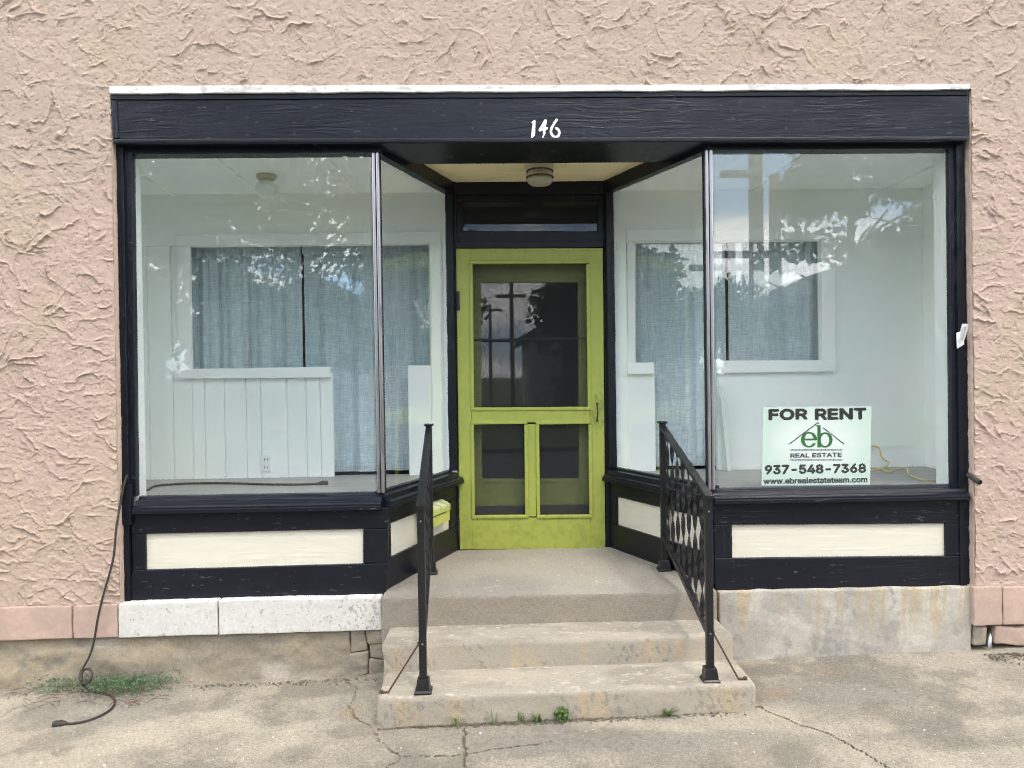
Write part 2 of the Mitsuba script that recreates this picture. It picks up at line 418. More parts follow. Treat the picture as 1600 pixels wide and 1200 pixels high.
mat('pavement_concrete', proc(c_walk), .9, b_conc, .0032, 1.5e-3, specular=.2)
mat('crack_dirt', proc(lambda p, n, uv: mix((.06, .053, .042), (.16, .135, .095), fbm(p.x * 90, p.y * 90, 1.0, 3))), .95)
mat('asphalt', proc(lambda p, n, uv: mix((.055, .055, .056), (.085, .084, .08), fbm(p.x * 2, p.y * 2, 1.0, 4)) * (.8 + .4 * fbm(p.x * 60, p.y * 60, 1.0, 2))), .9)
mat('grass_green', proc(lambda p, n, uv: mix((.05, .085, .025), (.08, .11, .035), fbm(p.x * 2, p.y * 2, 1.0, 5))), .9)
mat('foliage_dark', proc(lambda p, n, uv: mix((.028, .048, .016), (.060, .088, .030), fbm(p.x * 1.5, p.y * 1.5, p.z * 1.5, 3))), .6)
mat('weed_green', proc(lambda p, n, uv: mix((.06, .11, .03), (.12, .175, .05), noise(p.x * 60, p.y * 60, p.z * 60))), .5)
mat('ground_cover', proc(lambda p, n, uv: mix((.05, .11, .05), (.10, .18, .08), noise(p.x * 60, p.y * 60, p.z * 60))), .6)
mat('dry_stem', proc(lambda p, n, uv: mix((.08, .05, .035), (.17, .08, .06), noise(p.x * 60, p.y * 60, p.z * 60))), .8)
mat('bark', proc(lambda p, n, uv: mix((.07, .06, .05), (.13, .115, .095), fbm(p.x * 20, p.y * 20, p.z * 3, 3))), .9)
mat('weathered_wood', proc(lambda p, n, uv: mix((.10, .085, .07), (.16, .14, .12), fbm(p.x * 30, p.y * 30, p.z * 2, 3))), .9)
mat('siding', (.42, .42, .40), .7)
mat('brick_red', proc(lambda p, n, uv: mix((.22, .10, .07), (.28, .14, .10), noise(p.x * 4, p.y * 4, p.z * 13))), .9)
mat('roof_dark', (.055, .055, .06), .9)
mat('dark_pane', (.03, .035, .04), .1)
mat('pebble', (.55, .53, .48), .8)
mat('box_print', proc(lambda p, n, uv: mix(mix((.40, .44, .08), (.48, .50, .15), noise(p.x * 40, p.z * 40)), (.56, .66, .66), smoothstep(.44, .54, fbm(p.x * 22 + 2, p.z * 22, p.y * 22 + 3, 2)) * smoothstep(.70, .78, p.z))), .45)
mat('board_pale', (.62, .66, .64), .6)

# ------------------------------------------------------------------ the stucco: overlapping strokes of a trowel, each leaving a raised ragged edge
WX0, WX1, WZ0, WZ1 = -2.80, 2.86, .30, 3.66


def trowelled(x0, x1, z0, z1, step, count, extra, seed):
    nx, nz = int((x1 - x0) / step) + 1, int((z1 - z0) / step) + 1
    HX, HZ = x0 + step * np.arange(nx), z0 + step * np.arange(nz)
    gx, gz = np.meshgrid(HX, HZ, indexing='ij')
    H = .0015 * (meshkit.fbm(np.stack([gx * 5, gz * 5, gx * 0], -1), 3, 11) - .5)
    wx = meshkit.fbm(np.stack([gx * 16, gz * 16, gx * 0 + 1], -1), 3, 21) - .5
    wz = meshkit.fbm(np.stack([gx * 16, gz * 16, gx * 0 + 4], -1), 3, 22) - .5
    jag = meshkit.fbm(np.stack([gx * 70, gz * 70, gx * 0 + 9], -1), 3, 23) - .5
    srng = np.random.default_rng(seed)
    for k in range(count + extra):
        cx, cz = srng.uniform(x0 - .1, x1 + .1), srng.uniform(z0 - .1 if k < count else 2.85, z1 + .1)
        if -1.75 < cx < 2.3 and .6 < cz < 2.8:
            continue
        upper = cz > 2.75
        L = srng.uniform(.035, .19); W = srng.uniform(.012, .055)
        if upper:
            ang = srng.normal(.9, 1.0); W *= 1.45; L *= .85
        else:
            ang = srng.normal(-.35 if cx < 0 else -.45, .45)
        curv = srng.normal(0, 3.0)
        i0, i1 = np.searchsorted(HX, [cx - L - .03, cx + L + .03]); j0, j1 = np.searchsorted(HZ, [cz - L - .03, cz + L + .03])
        if i1 - i0 < 3 or j1 - j0 < 3:
            continue
        sl = np.s_[i0:i1, j0:j1]
        dx, dz = gx[sl] - cx + .05 * wx[sl], gz[sl] - cz + .05 * wz[sl]
        a = dx * math.cos(ang) + dz * math.sin(ang)
        b = -dx * math.sin(ang) + dz * math.cos(ang) - curv * a * a
        d = np.sqrt((a / L) ** 2 + (b / W) ** 2) + .34 * jag[sl]
        inside = 1 / (1 + np.exp(np.clip((d - 1) * 45, -40, 40)))
        hi = srng.uniform(0, .0030)
        side = np.clip(-b / W * srng.choice([-1, 1], p=[.3, .7]) + .2, 0, 1)
        e = (d - .97) * W
        lip = np.exp(-(e / np.where(e > 0, .0022, .0085)) ** 2) * side * srng.uniform(.002, .0100) * np.clip(.45 + 3.6 * wx[sl] + 1.8 * wz[sl], 0, 1.3)
        H[sl] = H[sl] * (1 - .72 * inside) + (hi + side * .0022 * d) * inside + lip
    H += .0016 * jag + .0012 * (meshkit.noise(np.stack([gx * 150, gz * 150, gx * 0], -1), 5) - .5)
    H = np.maximum(H, -.002)
    tear = (meshkit.fbm(np.stack([gx * 55, gz * 55, gx * 0 + 3], -1), 2, 77) > .715)
    H[tear] -= .0022
    return HX, HZ, gx, gz, H


HX, HZ, gx, gz, H = trowelled(WX0, WX1, WZ0, WZ1, .0034, 5200, 1100, 41)
nx, nz = gx.shape
TS = .050                                      # the stucco stands this far in front of the shop-front plane
hole = [(-1.936, 3.0), (2.506, 3.0)]
o_l, o_r, o_t = F0.hit(180, 500, TS)[0], F0.hit(1520, 500, TS)[0], F0.hit(800, 143, TS)[1]
edge_l = o_l + .006 * (meshkit.fbm(np.stack([HZ * 14, HZ * 0, HZ * 0], -1), 3, 3) - .5)
edge_r = o_r + .008 * (meshkit.fbm(np.stack([HZ * 14, HZ * 0, HZ * 0 + 4], -1), 3, 3) - .5)
inside = (gx > edge_l[None]) & (gx < edge_r[None]) & (gz < o_t)
zlow = .352
keep = ~inside & (gz > zlow)
gx2 = np.where(keep, gx, gx)
idx = np.arange(nx * nz).reshape(nx, nz)
fk = keep[:-1, :-1] & keep[1:, :-1] & keep[1:, 1:] & keep[:-1, 1:]
f = np.stack([idx[:-1, :-1], idx[1:, :-1], idx[1:, 1:], idx[:-1, 1:]], -1)[fk]
v = np.stack([gx.ravel(), -(TS + H.ravel()), gz.ravel()], 1)
f = np.vstack([f[:, [0, 1, 2]], f[:, [0, 2, 3]]])
sm = trimesh.Trimesh(v, f, process=False); sm.remove_unreferenced_vertices()

wall = thing('stucco_wall', 'pink tan building front in trowelled stucco around the black shop window front', 'wall')
# returns of the plaster at the opening, and the rest of the facade outside the photograph
add(wall + '__plaster', sm, 'stucco', smooth=True)
for a_, b_, sd_ in ((-5.2, WX0 + .0005, 43), (WX1 - .0035, 5.2, 44)):
    hx_, hz_, g1, g2, h_ = trowelled(a_, b_, zlow, WZ1, .009, 1500, 250, sd_)
    q = np.arange(g1.size).reshape(g1.shape)
    q = np.stack([q[:-1, :-1], q[1:, :-1], q[1:, 1:], q[:-1, 1:]], -1).reshape(-1, 4)
    add(wall + '__plaster', trimesh.Trimesh(np.stack([g1.ravel(), -(TS + h_.ravel()), g2.ravel()], 1), np.vstack([q[:, [0, 1, 2]], q[:, [0, 2, 3]]]), process=False), 'stucco', smooth=True)
rest = [boxm(-9, -5.2, -TS - .001, .30, zlow, 7, res=.5, wob=0, r=0), boxm(5.19, 9, -TS - .001, .30, zlow, 7, res=.5, wob=0, r=0), boxm(-5.2, 5.19, -TS - .001, .30, WZ1 - .002, 7, res=.5, wob=0, r=0), boxm(-5.2, WX0, -TS + .01, .30, zlow, WZ1, res=.5, wob=0, r=0), boxm(WX1, 5.19, -TS + .01, .30, zlow, WZ1, res=.5, wob=0, r=0),
        slab(F0, [(o_r - .003, o_t - .004), (o_r + .12, o_t - .004), (o_r + .12, zlow), (o_r - .003, zlow)], -.06, TS - .004, r=.006, res=.012, rough=.006, wob=.004),
        slab(F0, [(o_l - .12, o_t - .004), (o_l + .002, o_t - .004), (o_l + .002, zlow), (o_l - .12, zlow)], -.06, TS - .004, r=.006, res=.02, rough=.003, wob=.002),
        slab(F0, [(o_l - .1, o_t + .1), (o_r + .1, o_t + .1), (o_r + .1, o_t), (o_l - .1, o_t)], -.30, TS - .004, r=.004, res=.04, rough=.002)]
add(wall + '__wall_body', cat_(rest), 'stucco')
# stone courses under the plaster
for q, m, la in [([(-40, 951), (111, 946.5), (112, 998), (-40, 1003)], 'pink_stone', 'smooth pink painted stone block'), ([(114, 946.5), (183, 945), (183.5, 996), (114.5, 998)], 'pink_stone', None),
                 ([(184.5, 944), (339, 939), (340, 992), (185, 997)], 'white_stone', 'white painted stone block'), ([(341, 939), (596, 933), (597, 985), (342, 992)], 'white_stone', 'chipped white painted stone block'),
                 ([(1521, 917), (1566, 917), (1567, 977), (1522, 978)], 'pink_stone', None), ([(1567.5, 917), (1640, 916), (1640, 975), (1568, 976.5)], 'pink_stone', None)]:
    add(wall + '__stone_block', slab(F0, F0.quad(q, .062), -.25, .062, r=.006, res=.015, rough=.0022, wob=.003, freq=40, seed=len(used)), m, la)
xl_, xr_ = F0.hit(-40, 970, .062)[0] - .003, F0.hit(1640, 945, .062)[0] + .003
zt1, zt0, zu1, zu0 = F0.hit(-40, 951, .062)[1], F0.hit(-40, 1003, .062)[1], F0.hit(1640, 916, .062)[1], F0.hit(1640, 975, .062)[1]
for k in range(5):
    add(wall + '__stone_block', slab(F0, [(xl_ - .8 * k - .797, zt1), (xl_ - .8 * k, zt1), (xl_ - .8 * k, zt0), (xl_ - .8 * k - .797, zt0)], -.25, .061, r=.006, res=.04, rough=.002, wob=.003, freq=40, seed=80 + k), 'pink_stone')
    add(wall + '__stone_block', slab(F0, [(xr_ + .8 * k, zu1), (xr_ + .8 * k + .797, zu1), (xr_ + .8 * k + .797, zu0), (xr_ + .8 * k, zu0)], -.25, .061, r=.006, res=.04, rough=.002, wob=.003, freq=40, seed=90 + k), 'pink_stone')
bz = lambda px: F0.hit(px, 1000, .03)[0]
def fnd(x0, x1, ztl, ztr, t1, rough, seed):
    q = [(x0, ztl), (x1, ztr), (x1, ground_z(x1) - .15), (x0, ground_z(x0) - .15)]
    return slab(F0, q, -.25, t1, r=.015, res=.012, rough=rough, wob=.010, freq=8, seed=seed)
zb = F0.hit(300, 994, .062)[1]
add(wall + '__foundation', cat_([fnd(-9, bz(-40), zb, zb, .03, 0.0, 3)]), 'foundation_stone')
for x0, x1, s in [(bz(-40), bz(548), 3)]:
    add(wall + '__foundation_stone', fnd(x0, x1, zb + .004, zb + .004, .028, .018, s), 'foundation_stone')
for k, q in enumerate([[(547, 985), (571.5, 984), (574, 1017), (546, 1021.5)], [(571.8, 984), (601, 983), (601, 1004.5), (574, 1008)], [(574.2, 1008), (601, 1005), (601, 1032), (576, 1029.5)], [(545, 1022), (573.6, 1018), (576, 1052), (545, 1062)], [(575.8, 1030), (601, 1032.5), (601, 1060), (576, 1062)]]):
    add(wall + '__foundation_stone', slab(F0, F0.quad(q, .028), -.2, .022 + .008 * (k % 2), r=.012, res=.01, rough=.010, wob=.007, freq=16, seed=60 + k), 'foundation_stone')
zr = F0.hit(1560, 977, .062)[1]
add(wall + '__foundation_stone', slab(F0, F0.quad([(1523, 980), (1544, 980), (1543, 1008), (1522, 1010)], .05), -.2, .05, r=.012, res=.01, rough=.008, wob=.006, freq=14, seed=8), 'foundation_stone')
add(wall + '__foundation_stone', slab(F0, F0.quad([(1556, 979), (1640, 978), (1640, 1012), (1553, 1006)], .05), -.2, .05, r=.012, res=.01, rough=.008, wob=.006, freq=14, seed=9), 'pink_stone')
add(wall + '__foundation', cat_([fnd(F0.hit(1641, 990, .05)[0], 9, zr, zr, .04, 0.0, 9), boxm(F0.hit(1500, 990)[0], 9, .1, .3, -.3, .35, res=.5)]), 'foundation_stone')
pl = F0.quad([(1123, 925), (1518.5, 917), (1519, 1030), (1125, 1042)], .035)
pl[2:, 1] -= .1
add(wall + '__plinth', slab(F0, pl, -.3, .035, r=.010, res=.012, rough=.004, wob=.004, freq=16, seed=12), 'plinth_concrete', 'stained grey concrete plinth under the right window')

# ------------------------------------------------------------------ the black shop front
shop = thing('shop_front', 'black painted timber shop front with cream panels and recessed entrance', 'shop front')
BP, BU = 'black_paint', 'black_paint_upright'


def bd(part, frame, q, t0, t1, m=BP, r=.003, px=True, label=None, **k):
    qq = frame.quad(q, t1) if px else q
    return add(f'{shop}__{part}', slab(frame, qq, t0, t1, r=r, seed=len(used), **k), m, label)


bd('drip_cap', F0, [(170, 134), (1515, 131.5), (1515, 139.5), (171, 146)], -.1, .072, 'white_trim', wob=.0035, res=.02, label='white drip cap above the black fascia')
bd('fascia', F0, [(173, 146.5), (1513, 139), (1513, 219), (177, 223)], -.1, .050, res=.02, wob=.002)
bd('crown_strip', F0, [(172.5, 146.5), (1513, 139), (1513, 148.5), (173, 156)], .045, .058, wob=.0015)
bd('fascia_bead', F0, [(176.5, 216.5), (1512.5, 212.5), (1512.5, 220), (177, 224.5)], .04, .062, r=.006, wob=.0012, res=.02)
bd('fascia_end', F0, [(172.5, 157), (182, 157), (185, 216), (176.5, 216)], .045, .056, BU)
# jambs
bd('jamb', F0, [(178, 224.5), (192, 224.5), (203.5, 944), (187, 944)], -.12, .012, BU, wob=.002, res=.02)
bd('jamb_stop', F0, [(192, 224.5), (206, 224.5), (213, 776), (200, 776)], -.046, -.006, BU, wob=.0016, res=.02, r=.005)
bd('jamb_block', F0, [(189.5, 757), (204, 757), (205, 820), (190, 820)], -.01, .024, BU)
bd('jamb', F0, [(1494.5, 221), (1506.5, 221), (1517.5, 916), (1501, 916)], -.12, .008, BU, wob=.002, res=.02)
bd('jamb_stop', F0, [(1483, 221), (1495, 221), (1500.5, 768), (1488, 768)], -.046, -.008, BU, wob=.0016, res=.02, r=.005)
# head of the windows under the fascia
bd('head', F0, [(190, 224), (596, 222.5), (596, 238), (190, 241)], -.10, -.010, wob=.002, res=.02)
bd('head', F0, [(1100, 221), (1500, 219), (1500, 232), (1100, 234.5)], -.10, -.010, wob=.002, res=.02)
ZH = F0.hit(400, 239, -.04)[1]; ZSOF = F0.hit(840, 224, .05)[1] + .004


def sill(frame, s0, s1, zg, ztop, zbot, part='sill'):
    pr = [(-.06, zg - .06), (-.06, zg), (-.030, zg - .002), (-.026, zg - .014), (.010, zg - .018), (.016, ztop + .006), (.036, ztop + .003), (.045, ztop - .004), (.045, ztop - .012), (.052, ztop - .016), (.052, zbot + .004), (.047, zbot), (0.0, zbot - .003), (-.06, zbot)]
    return add(f'{shop}__{part}', profile(frame, pr, s0, s1, res=.02, wob=.0014, seed=len(used)), BP)


ZG, ZLT, ZLB = F0.hit(400, 772, -.04)[1], F0.hit(400, 790, .05)[1], F0.hit(400, 801, .05)[1]
xl0, xl1, xr0, xr1 = F0.hit(206, 790, .05)[0], -.592, 1.132, F0.hit(1516, 770, .05)[0]
sill(F0, xl0, xl1, ZG, ZLT, ZLB)
sill(F0, xr0, xr1, ZG - .012, ZLT - .004, ZLB - .004)


def bulkhead(frame, quads):
    """quads: (kind, four pixels) of one panelled bulkhead."""
    for kind, q in quads:
        if kind == 'panel':
            bd('panel', frame, q, -.05, -.018, 'cream_paint', label='cream painted bulkhead panel', res=.02)
        else:
            bd(kind, frame, q, -.05, .0 if kind != 'stile' else -.002, BU if kind == 'stile' else BP, r=.006, res=.02, wob=.0018)


bulkhead(F0, [('rail', [(204, 803), (607, 793), (606.5, 826), (205, 835)]), ('stile', [(205, 835), (227, 834.5), (228, 891), (207, 892)]), ('stile', [(567, 826.5), (606.5, 826), (605, 880), (567, 880)]),
              ('rail', [(207, 891.5), (605, 880), (603, 936), (190, 944)]), ('panel', [(224, 832), (570, 823), (570, 883), (224, 894)])])
bulkhead(F0, [('rail', [(1115, 786), (1514, 777), (1515, 818), (1116, 820.5)]), ('stile', [(1116, 820), (1144, 819.5), (1145, 872), (1117, 873)]), ('stile', [(1477.5, 818), (1507, 818), (1509, 869), (1478, 869)]),
              ('rail', [(1117, 872.5), (1510, 868.5), (1512, 917), (1118, 923)]), ('panel', [(1141, 816), (1481, 815), (1481, 872), (1141, 874)])])
# returns to the door
LZ = .397
for fr, side in ((RL, -1), (RR, 1)):
    sA, sB = (0.0, fr.len) if side < 0 else (fr.len, 0.0)         # front end, door end
    lo, hi = min(sA, sB), max(sA, sB)
    x = lambda a, b, z1, z0: [(a, z1), (b, z1), (b, z0), (a, z0)]
    sill(fr, lo + .012, hi - .012, ZG + .004, ZLT + .002, ZLB)
    jb = .028
    jlo, jhi = (hi - jb, hi) if side < 0 else (lo, lo + jb)
    glo, ghi = (lo, hi - jb) if side < 0 else (lo + jb, hi)
    bd('return_jamb', fr, x(jlo, jhi, 2.80, ZG), -.052, .004, BU, px=False, res=.02, wob=.002)
    bd('return_head', fr, x(lo + .012, hi - .002, 2.84, ZH - .012), -.052, .000, px=False, res=.02, wob=.002)
    stl = [(lo + .004, lo + .095), (hi - .11, hi - .002)] if side < 0 else [(lo + .002, lo + .085), (hi - .10, hi - .004)]
    zp1, zp0 = .735, .555
    bd('rail', fr, x(lo + .004, hi - .002, ZLB, zp1), -.05, -.002, px=False, r=.006, res=.02)
    bd('rail', fr, x(lo + .004, hi - .002, zp0, LZ), -.05, -.002, px=False, r=.006, res=.02)
    for a, b in stl:
        bd('stile', fr, x(a, b, zp1, zp0), -.05, -.004, BU, px=False, r=.004, res=.02)
    bd('panel', fr, x(stl[0][1] - .01, stl[1][0] + .01, zp1 + .01, zp0 - .01), -.05, -.02, 'cream_paint', px=False, label='cream bulkhead panel beside the entrance', res=.02)
    g = fr.xyz(np.array([glo, ghi, ghi, glo]), np.array([ZH - .005] * 2 + [ZG - .01] * 2), np.array([-.045] * 4))
    add(f'{shop}__return_pane', trimesh.Trimesh(g, [[0, 1, 2], [0, 2, 3]], process=False), 'pane_glass', 'slanting side pane', smooth=False)
# corner mullions
for q in ([(580, 237), (592, 237), (601, 771), (589, 771)], [(1102, 233), (1114, 233), (1118, 766), (1108, 766)]):
    qq = F0.quad(q, .004)
    w = (qq[1, 0] - qq[0, 0])
    for k, (a, b, t) in enumerate(((0, .46, .0), (.54, 1, .004))):
        q2 = [qq[0] + (qq[1] - qq[0]) * a, qq[0] + (qq[1] - qq[0]) * b, qq[3] + (qq[2] - qq[3]) * b, qq[3] + (qq[2] - qq[3]) * a]
        bd('mullion_strip', F0, q2, -.050, t, 'aluminium', px=False, r=.007, res=.05, wob=.0004)
    q3 = [qq[0] + [-.004, 0], qq[1] + [.002, 0], qq[2] + [.002, 0], qq[3] + [-.004, 0]]
    bd('gasket', F0, q3, -.052, -.020, BU, px=False, wob=.0002)
# front panes
for q in ([(203, 235), (585, 233), (594, 775), (209, 779)], [(1110, 229), (1486, 226), (1490, 770), (1114, 771)]):
    s = F0.quad(q, -.045)
    add(f'{shop}__window_pane', trimesh.Trimesh(F0.xyz(s[:, 0], s[:, 1], np.full(4, -.045)), [[0, 1, 2], [0, 2, 3]], process=False), 'pane_glass', 'large plate glass window', smooth=False)
# beam over the entrance and the boarded ceiling behind it
ZC = FD.hit(830, 284, 0)[1]
yb = .33
beam = Polygon([(AL[0] - .02, -.045), (AR[0] + .02, -.045), (AR[0] - .40 * yb, yb), (AL[0] + .34 * yb, yb)])
add(f'{shop}__beam', prism(beam, lambda a, b, c: np.stack([a, b, c], 1), ZSOF, ZSOF + .16), BP)
ny = 18
for k in range(ny):
    y0, y1 = .32 + (.97 - .32) * k / ny, .32 + (.97 - .32) * (k + 1) / ny
    xa, xb = AL[0] + .363 * (y0 + y1) / 2 - .06, AR[0] - .43 * (y0 + y1) / 2 + .06
    add(f'{shop}__ceiling_board', boxm(xa, xb, y0 + .0015, y1 - .0015, ZC, ZC + .02, r=.004, res=.3, wob=.0003), 'ceiling_cream')
# door frame and transom
bd('door_jamb', FD, [(697, 282), (712, 282), (717.5, 860), (703, 860)], -.14, .012, BU, res=.02, wob=.0015)
bd('door_jamb', FD, [(943, 282), (958, 282), (957, 860), (946.8, 860)], -.14, .012, BU, res=.02, wob=.0015)
bd('transom_head', FD, [(708, 282), (946, 282), (946, 303), (708, 304)], -.12, .006, res=.02)
bd('transom_sash', FD, [(712, 303.5), (944, 303), (943, 313), (712, 314)], -.06, -.012)
bd('transom_sash', FD, [(712, 312), (723, 312), (723, 364), (712, 364)], -.06, -.014, BU)
bd('transom_sash', FD, [(934, 312), (944, 312), (944, 364), (934, 364)], -.06, -.014, BU)
bd('transom_rail', FD, [(711, 361), (944, 361), (943, 378), (711, 379)], -.12, .004, res=.02, wob=.0015)
bd('transom_rail', FD, [(711, 377), (943.5, 376), (943, 386.5), (711.5, 388)], -.12, .016, res=.02, wob=.0015)
s = FD.quad([(718, 308), (940, 308), (940, 365), (718, 365)], -.04)
add(f'{shop}__transom_pane', trimesh.Trimesh(FD.xyz(s[:, 0], s[:, 1], np.full(4, -.04)), [[0, 1, 2], [0, 2, 3]], process=False), 'pane_glass', 'dark transom pane over the door', smooth=False)
s = FD.quad([(721, 311), (936, 311), (936, 365), (721, 365)], -.032)  # mesh sheet added to dim the sky mirrored in the transom pane
add(f'{shop}__transom_dimmer', trimesh.Trimesh(FD.xyz(s[:, 0], s[:, 1], np.full(4, -.032)), [[0, 1, 2], [0, 2, 3]], process=False), 'screen_mesh', 'dark mesh sheet added over the transom pane to dim its reflection', smooth=False)

# ------------------------------------------------------------------ house number: three painted numerals on the fascia
def pxpoly(geom, frame, t0, t1, sc, ox, oy):
    def fn(a, b, d):
        s = np.array([frame.hit(ox + x * sc, oy - y * sc, t0) for x, y in zip(a, b)])
        return frame.xyz(s[:, 0], s[:, 1], d)
    return prism(geom, fn, t0, t1)


def strokes(lines):
    return unary_union([LineString([(x, -y) for x, y in pts]).buffer(w / 2, quad_segs=6) for pts, w in lines])


num = thing('house_number', 'white painted house number 146 on the black fascia', 'house number')
n1 = Polygon([(x, -y) for x, y in [(355, 385), (440, 315), (475, 335), (466, 540), (460, 750), (345, 835), (375, 560), (394, 405)]])
n4 = strokes([([(742, 335), (680, 450), (600, 575)], 62), ([(595, 600), (680, 580), (790, 548)], 66), ([(757, 335), (735, 460), (715, 600), (712, 700)], 66), ([(712, 690), (700, 745), (672, 805)], 36)])
t_ = np.linspace(0, 1, 40)
from scipy.interpolate import CubicSpline as _CS
c6 = _CS(np.arange(9), np.array([(1058, 315), (975, 440), (910, 580), (920, 705), (1005, 790), (1095, 765), (1135, 670), (1105, 585), (1045, 545)]))(np.linspace(0, 8, 60))
n6 = strokes([([tuple(p) for p in c6], 66)])
for g, w in ((n1, 'numeral one'), (n4, 'numeral four'), (n6, 'numeral six')):
    add(num + '__numeral', pxpoly(g, F0, .0515, .056, .05625, 810, 170), 'number_paint', 'white ' + w)

# ------------------------------------------------------------------ screen door
door = thing('screen_door', 'lime green screen door with one tall screen over two small ones', 'door')
GP = 'green_paint'


def gd(part, q, t0, t1, m=GP, r=.003, label=None, base=None, **k):
    return add(f'{base or door}__{part}', slab(FD, FD.quad(q, t1), t0, t1, r=r, seed=len(used), **k), m, label)


gd('stile', [(712.5, 388.5), (735, 388.5), (738, 858.5), (718.5, 858.5)], -.012, .020)
gd('stile', [(920, 387.5), (942, 387.5), (946, 857.5), (923.5, 857.5)], -.012, .020)
gd('top_rail', [(735, 388.5), (920, 387.5), (920.5, 409), (735, 410)], -.012, .020)
gd('lock_rail', [(737, 640), (921.5, 640), (922, 660), (737, 660)], -.012, .020)
gd('bottom_rail', [(737.5, 810), (923, 808.5), (923.5, 857.5), (738, 858.5)], -.012, .020)
gd('mullion', [(824, 663), (838, 663), (838, 807), (824, 807)], -.012, .018)
for (l, t, r_, b) in ((733, 407, 921.5, 642), (735, 658, 824.5, 811), (837, 658, 925, 810.5)):
    w = 5.5
    sk = (b - t) * .011
    for q in ([(l, t), (r_, t - 1), (r_, t + w - 1), (l, t + w)], [(l + sk, b - w), (r_ + sk, b - w - 1), (r_ + sk, b - 1), (l + sk, b)], [(l, t + w), (l + w, t + w), (l + w + sk, b - w), (l + sk, b - w)], [(r_ - w, t + w), (r_, t + w), (r_ + sk, b - w), (r_ - w + sk, b - w)]):
        gd('moulding', q, .010, .030, r=.005, wob=.001, res=.02)
    s = FD.quad([(l, t), (r_, t), (r_, b), (l, b)], .004)
    add(door + '__screen', trimesh.Trimesh(FD.xyz(s[:, 0], s[:, 1], np.full(4, .004)), [[0, 1, 2], [0, 2, 3]], process=False), 'screen_mesh', 'grey insect screen', smooth=False)
gd('brace_rod', [(738, 530), (918, 527), (918, 529.5), (738, 533)], -.004, .0, 'black_iron', r=.001)
for py in (455, 808):
    gd('hinge', [(713, py), (718, py), (718.5, py + 30), (713.5, py + 30)], .018, .027, 'black_iron', label='dark iron hinge')
hp = [FD.xyz(*FD.hit(933, y, .03), t) for y, t in ((631, .022), (633, .035), (640, .050), (648, .050), (655, .035), (657, .022))]
hd = add(door + '__handle', tube(hp, .0045, smooth_n=24), 'rusty_iron', 'dark iron pull handle')
for y in (631, 657):
    add(hd + '__plate', lathe([(0, 0), (.009, 0), (.009, .003), (0, .004)], FD.xyz(*FD.hit(933, y, .02), .020), axis=FD.n, n=14), 'rusty_iron')

idoor = thing('inner_door', 'olive green glazed door standing behind the screen door', 'door')
tI = -.085
def idd(part, q, t0, t1, m='inner_green', label=None, **k):
    return gd(part, q, t0, t1, m, base=idoor, label=label, **k)
idd('stile', [(700, 388), (751, 388), (754, 858), (700, 858)], tI - .04, tI)
idd('stile', [(903, 388), (960, 388), (960, 858), (906, 858)], tI - .04, tI)
idd('top_rail', [(750, 388), (904, 388), (904, 441), (751, 441)], tI - .04, tI)
idd('bottom_rail', [(752, 752), (905, 752), (906, 858), (753, 858)], tI - .04, tI)
idd('mail_flap', [(810, 793), (850, 793), (850, 806), (810, 806)], tI - .002, tI + .006, 'black_iron', label='black letter flap')
idd('bead', [(750, 748), (905, 748), (905, 754), (750, 754)], tI - .01, tI + .006)
s = FD.quad([(745, 436), (910, 436), (912, 758), (747, 758)], tI - .02)
add(idoor + '__door_pane', trimesh.Trimesh(FD.xyz(s[:, 0], s[:, 1], np.full(4, tI - .02)), [[0, 1, 2], [0, 2, 3]], process=False), 'pane_glass', smooth=False)

# ------------------------------------------------------------------ porch light
pc = FD.hit(848, 266, .38); pcx, pcy = pc[0] , .55
pcx = EYE[0] + (848 - 772.7) / FOC * (pcy + 4.0)
lamp = thing('porch_light', 'round ceiling lamp with ribbed glass shade above the green door', 'ceiling lamp')
add(lamp + '__canopy', lathe([(0, 0), (.080, 0), (.082, -.006), (.080, -.036), (.074, -.040), (0, -.040)], (pcx, pcy, ZC)), 'lamp_metal')
add(lamp + '__band', lathe([(.070, -.080), (.0815, -.080), (.0825, -.077), (.0815, -.074), (.070, -.074)], (pcx, pcy, ZC), n=48), 'rusty_iron')
add(lamp + '__band', lathe([(.070, -.044), (.0805, -.044), (.0815, -.041), (.0805, -.038), (.070, -.038)], (pcx, pcy, ZC), n=48), 'rusty_iron')
rib = [(0, -.125), (.035, -.124), (.058, -.118), (.072, -.106), (.079, -.096), (.079, -.088), (.074, -.084), (.074, -.078), (.080, -.074), (.080, -.060), (.072, -.055), (.072, -.042), (0, -.042)]
add(lamp + '__shade', lathe(rib, (pcx, pcy, ZC), n=48), 'lamp_glass', 'ribbed greyish glass shade')

# ------------------------------------------------------------------ display space behind the panes
ZF = FD.hit(350, 747.5, 0)[1]
ZK = FD.hit(400, 303, 0)[1]
XL, XR = -2.36, FD.hit(1441, 298, 0)[0]
IW, IT = 'interior_white', 'interior_trim'
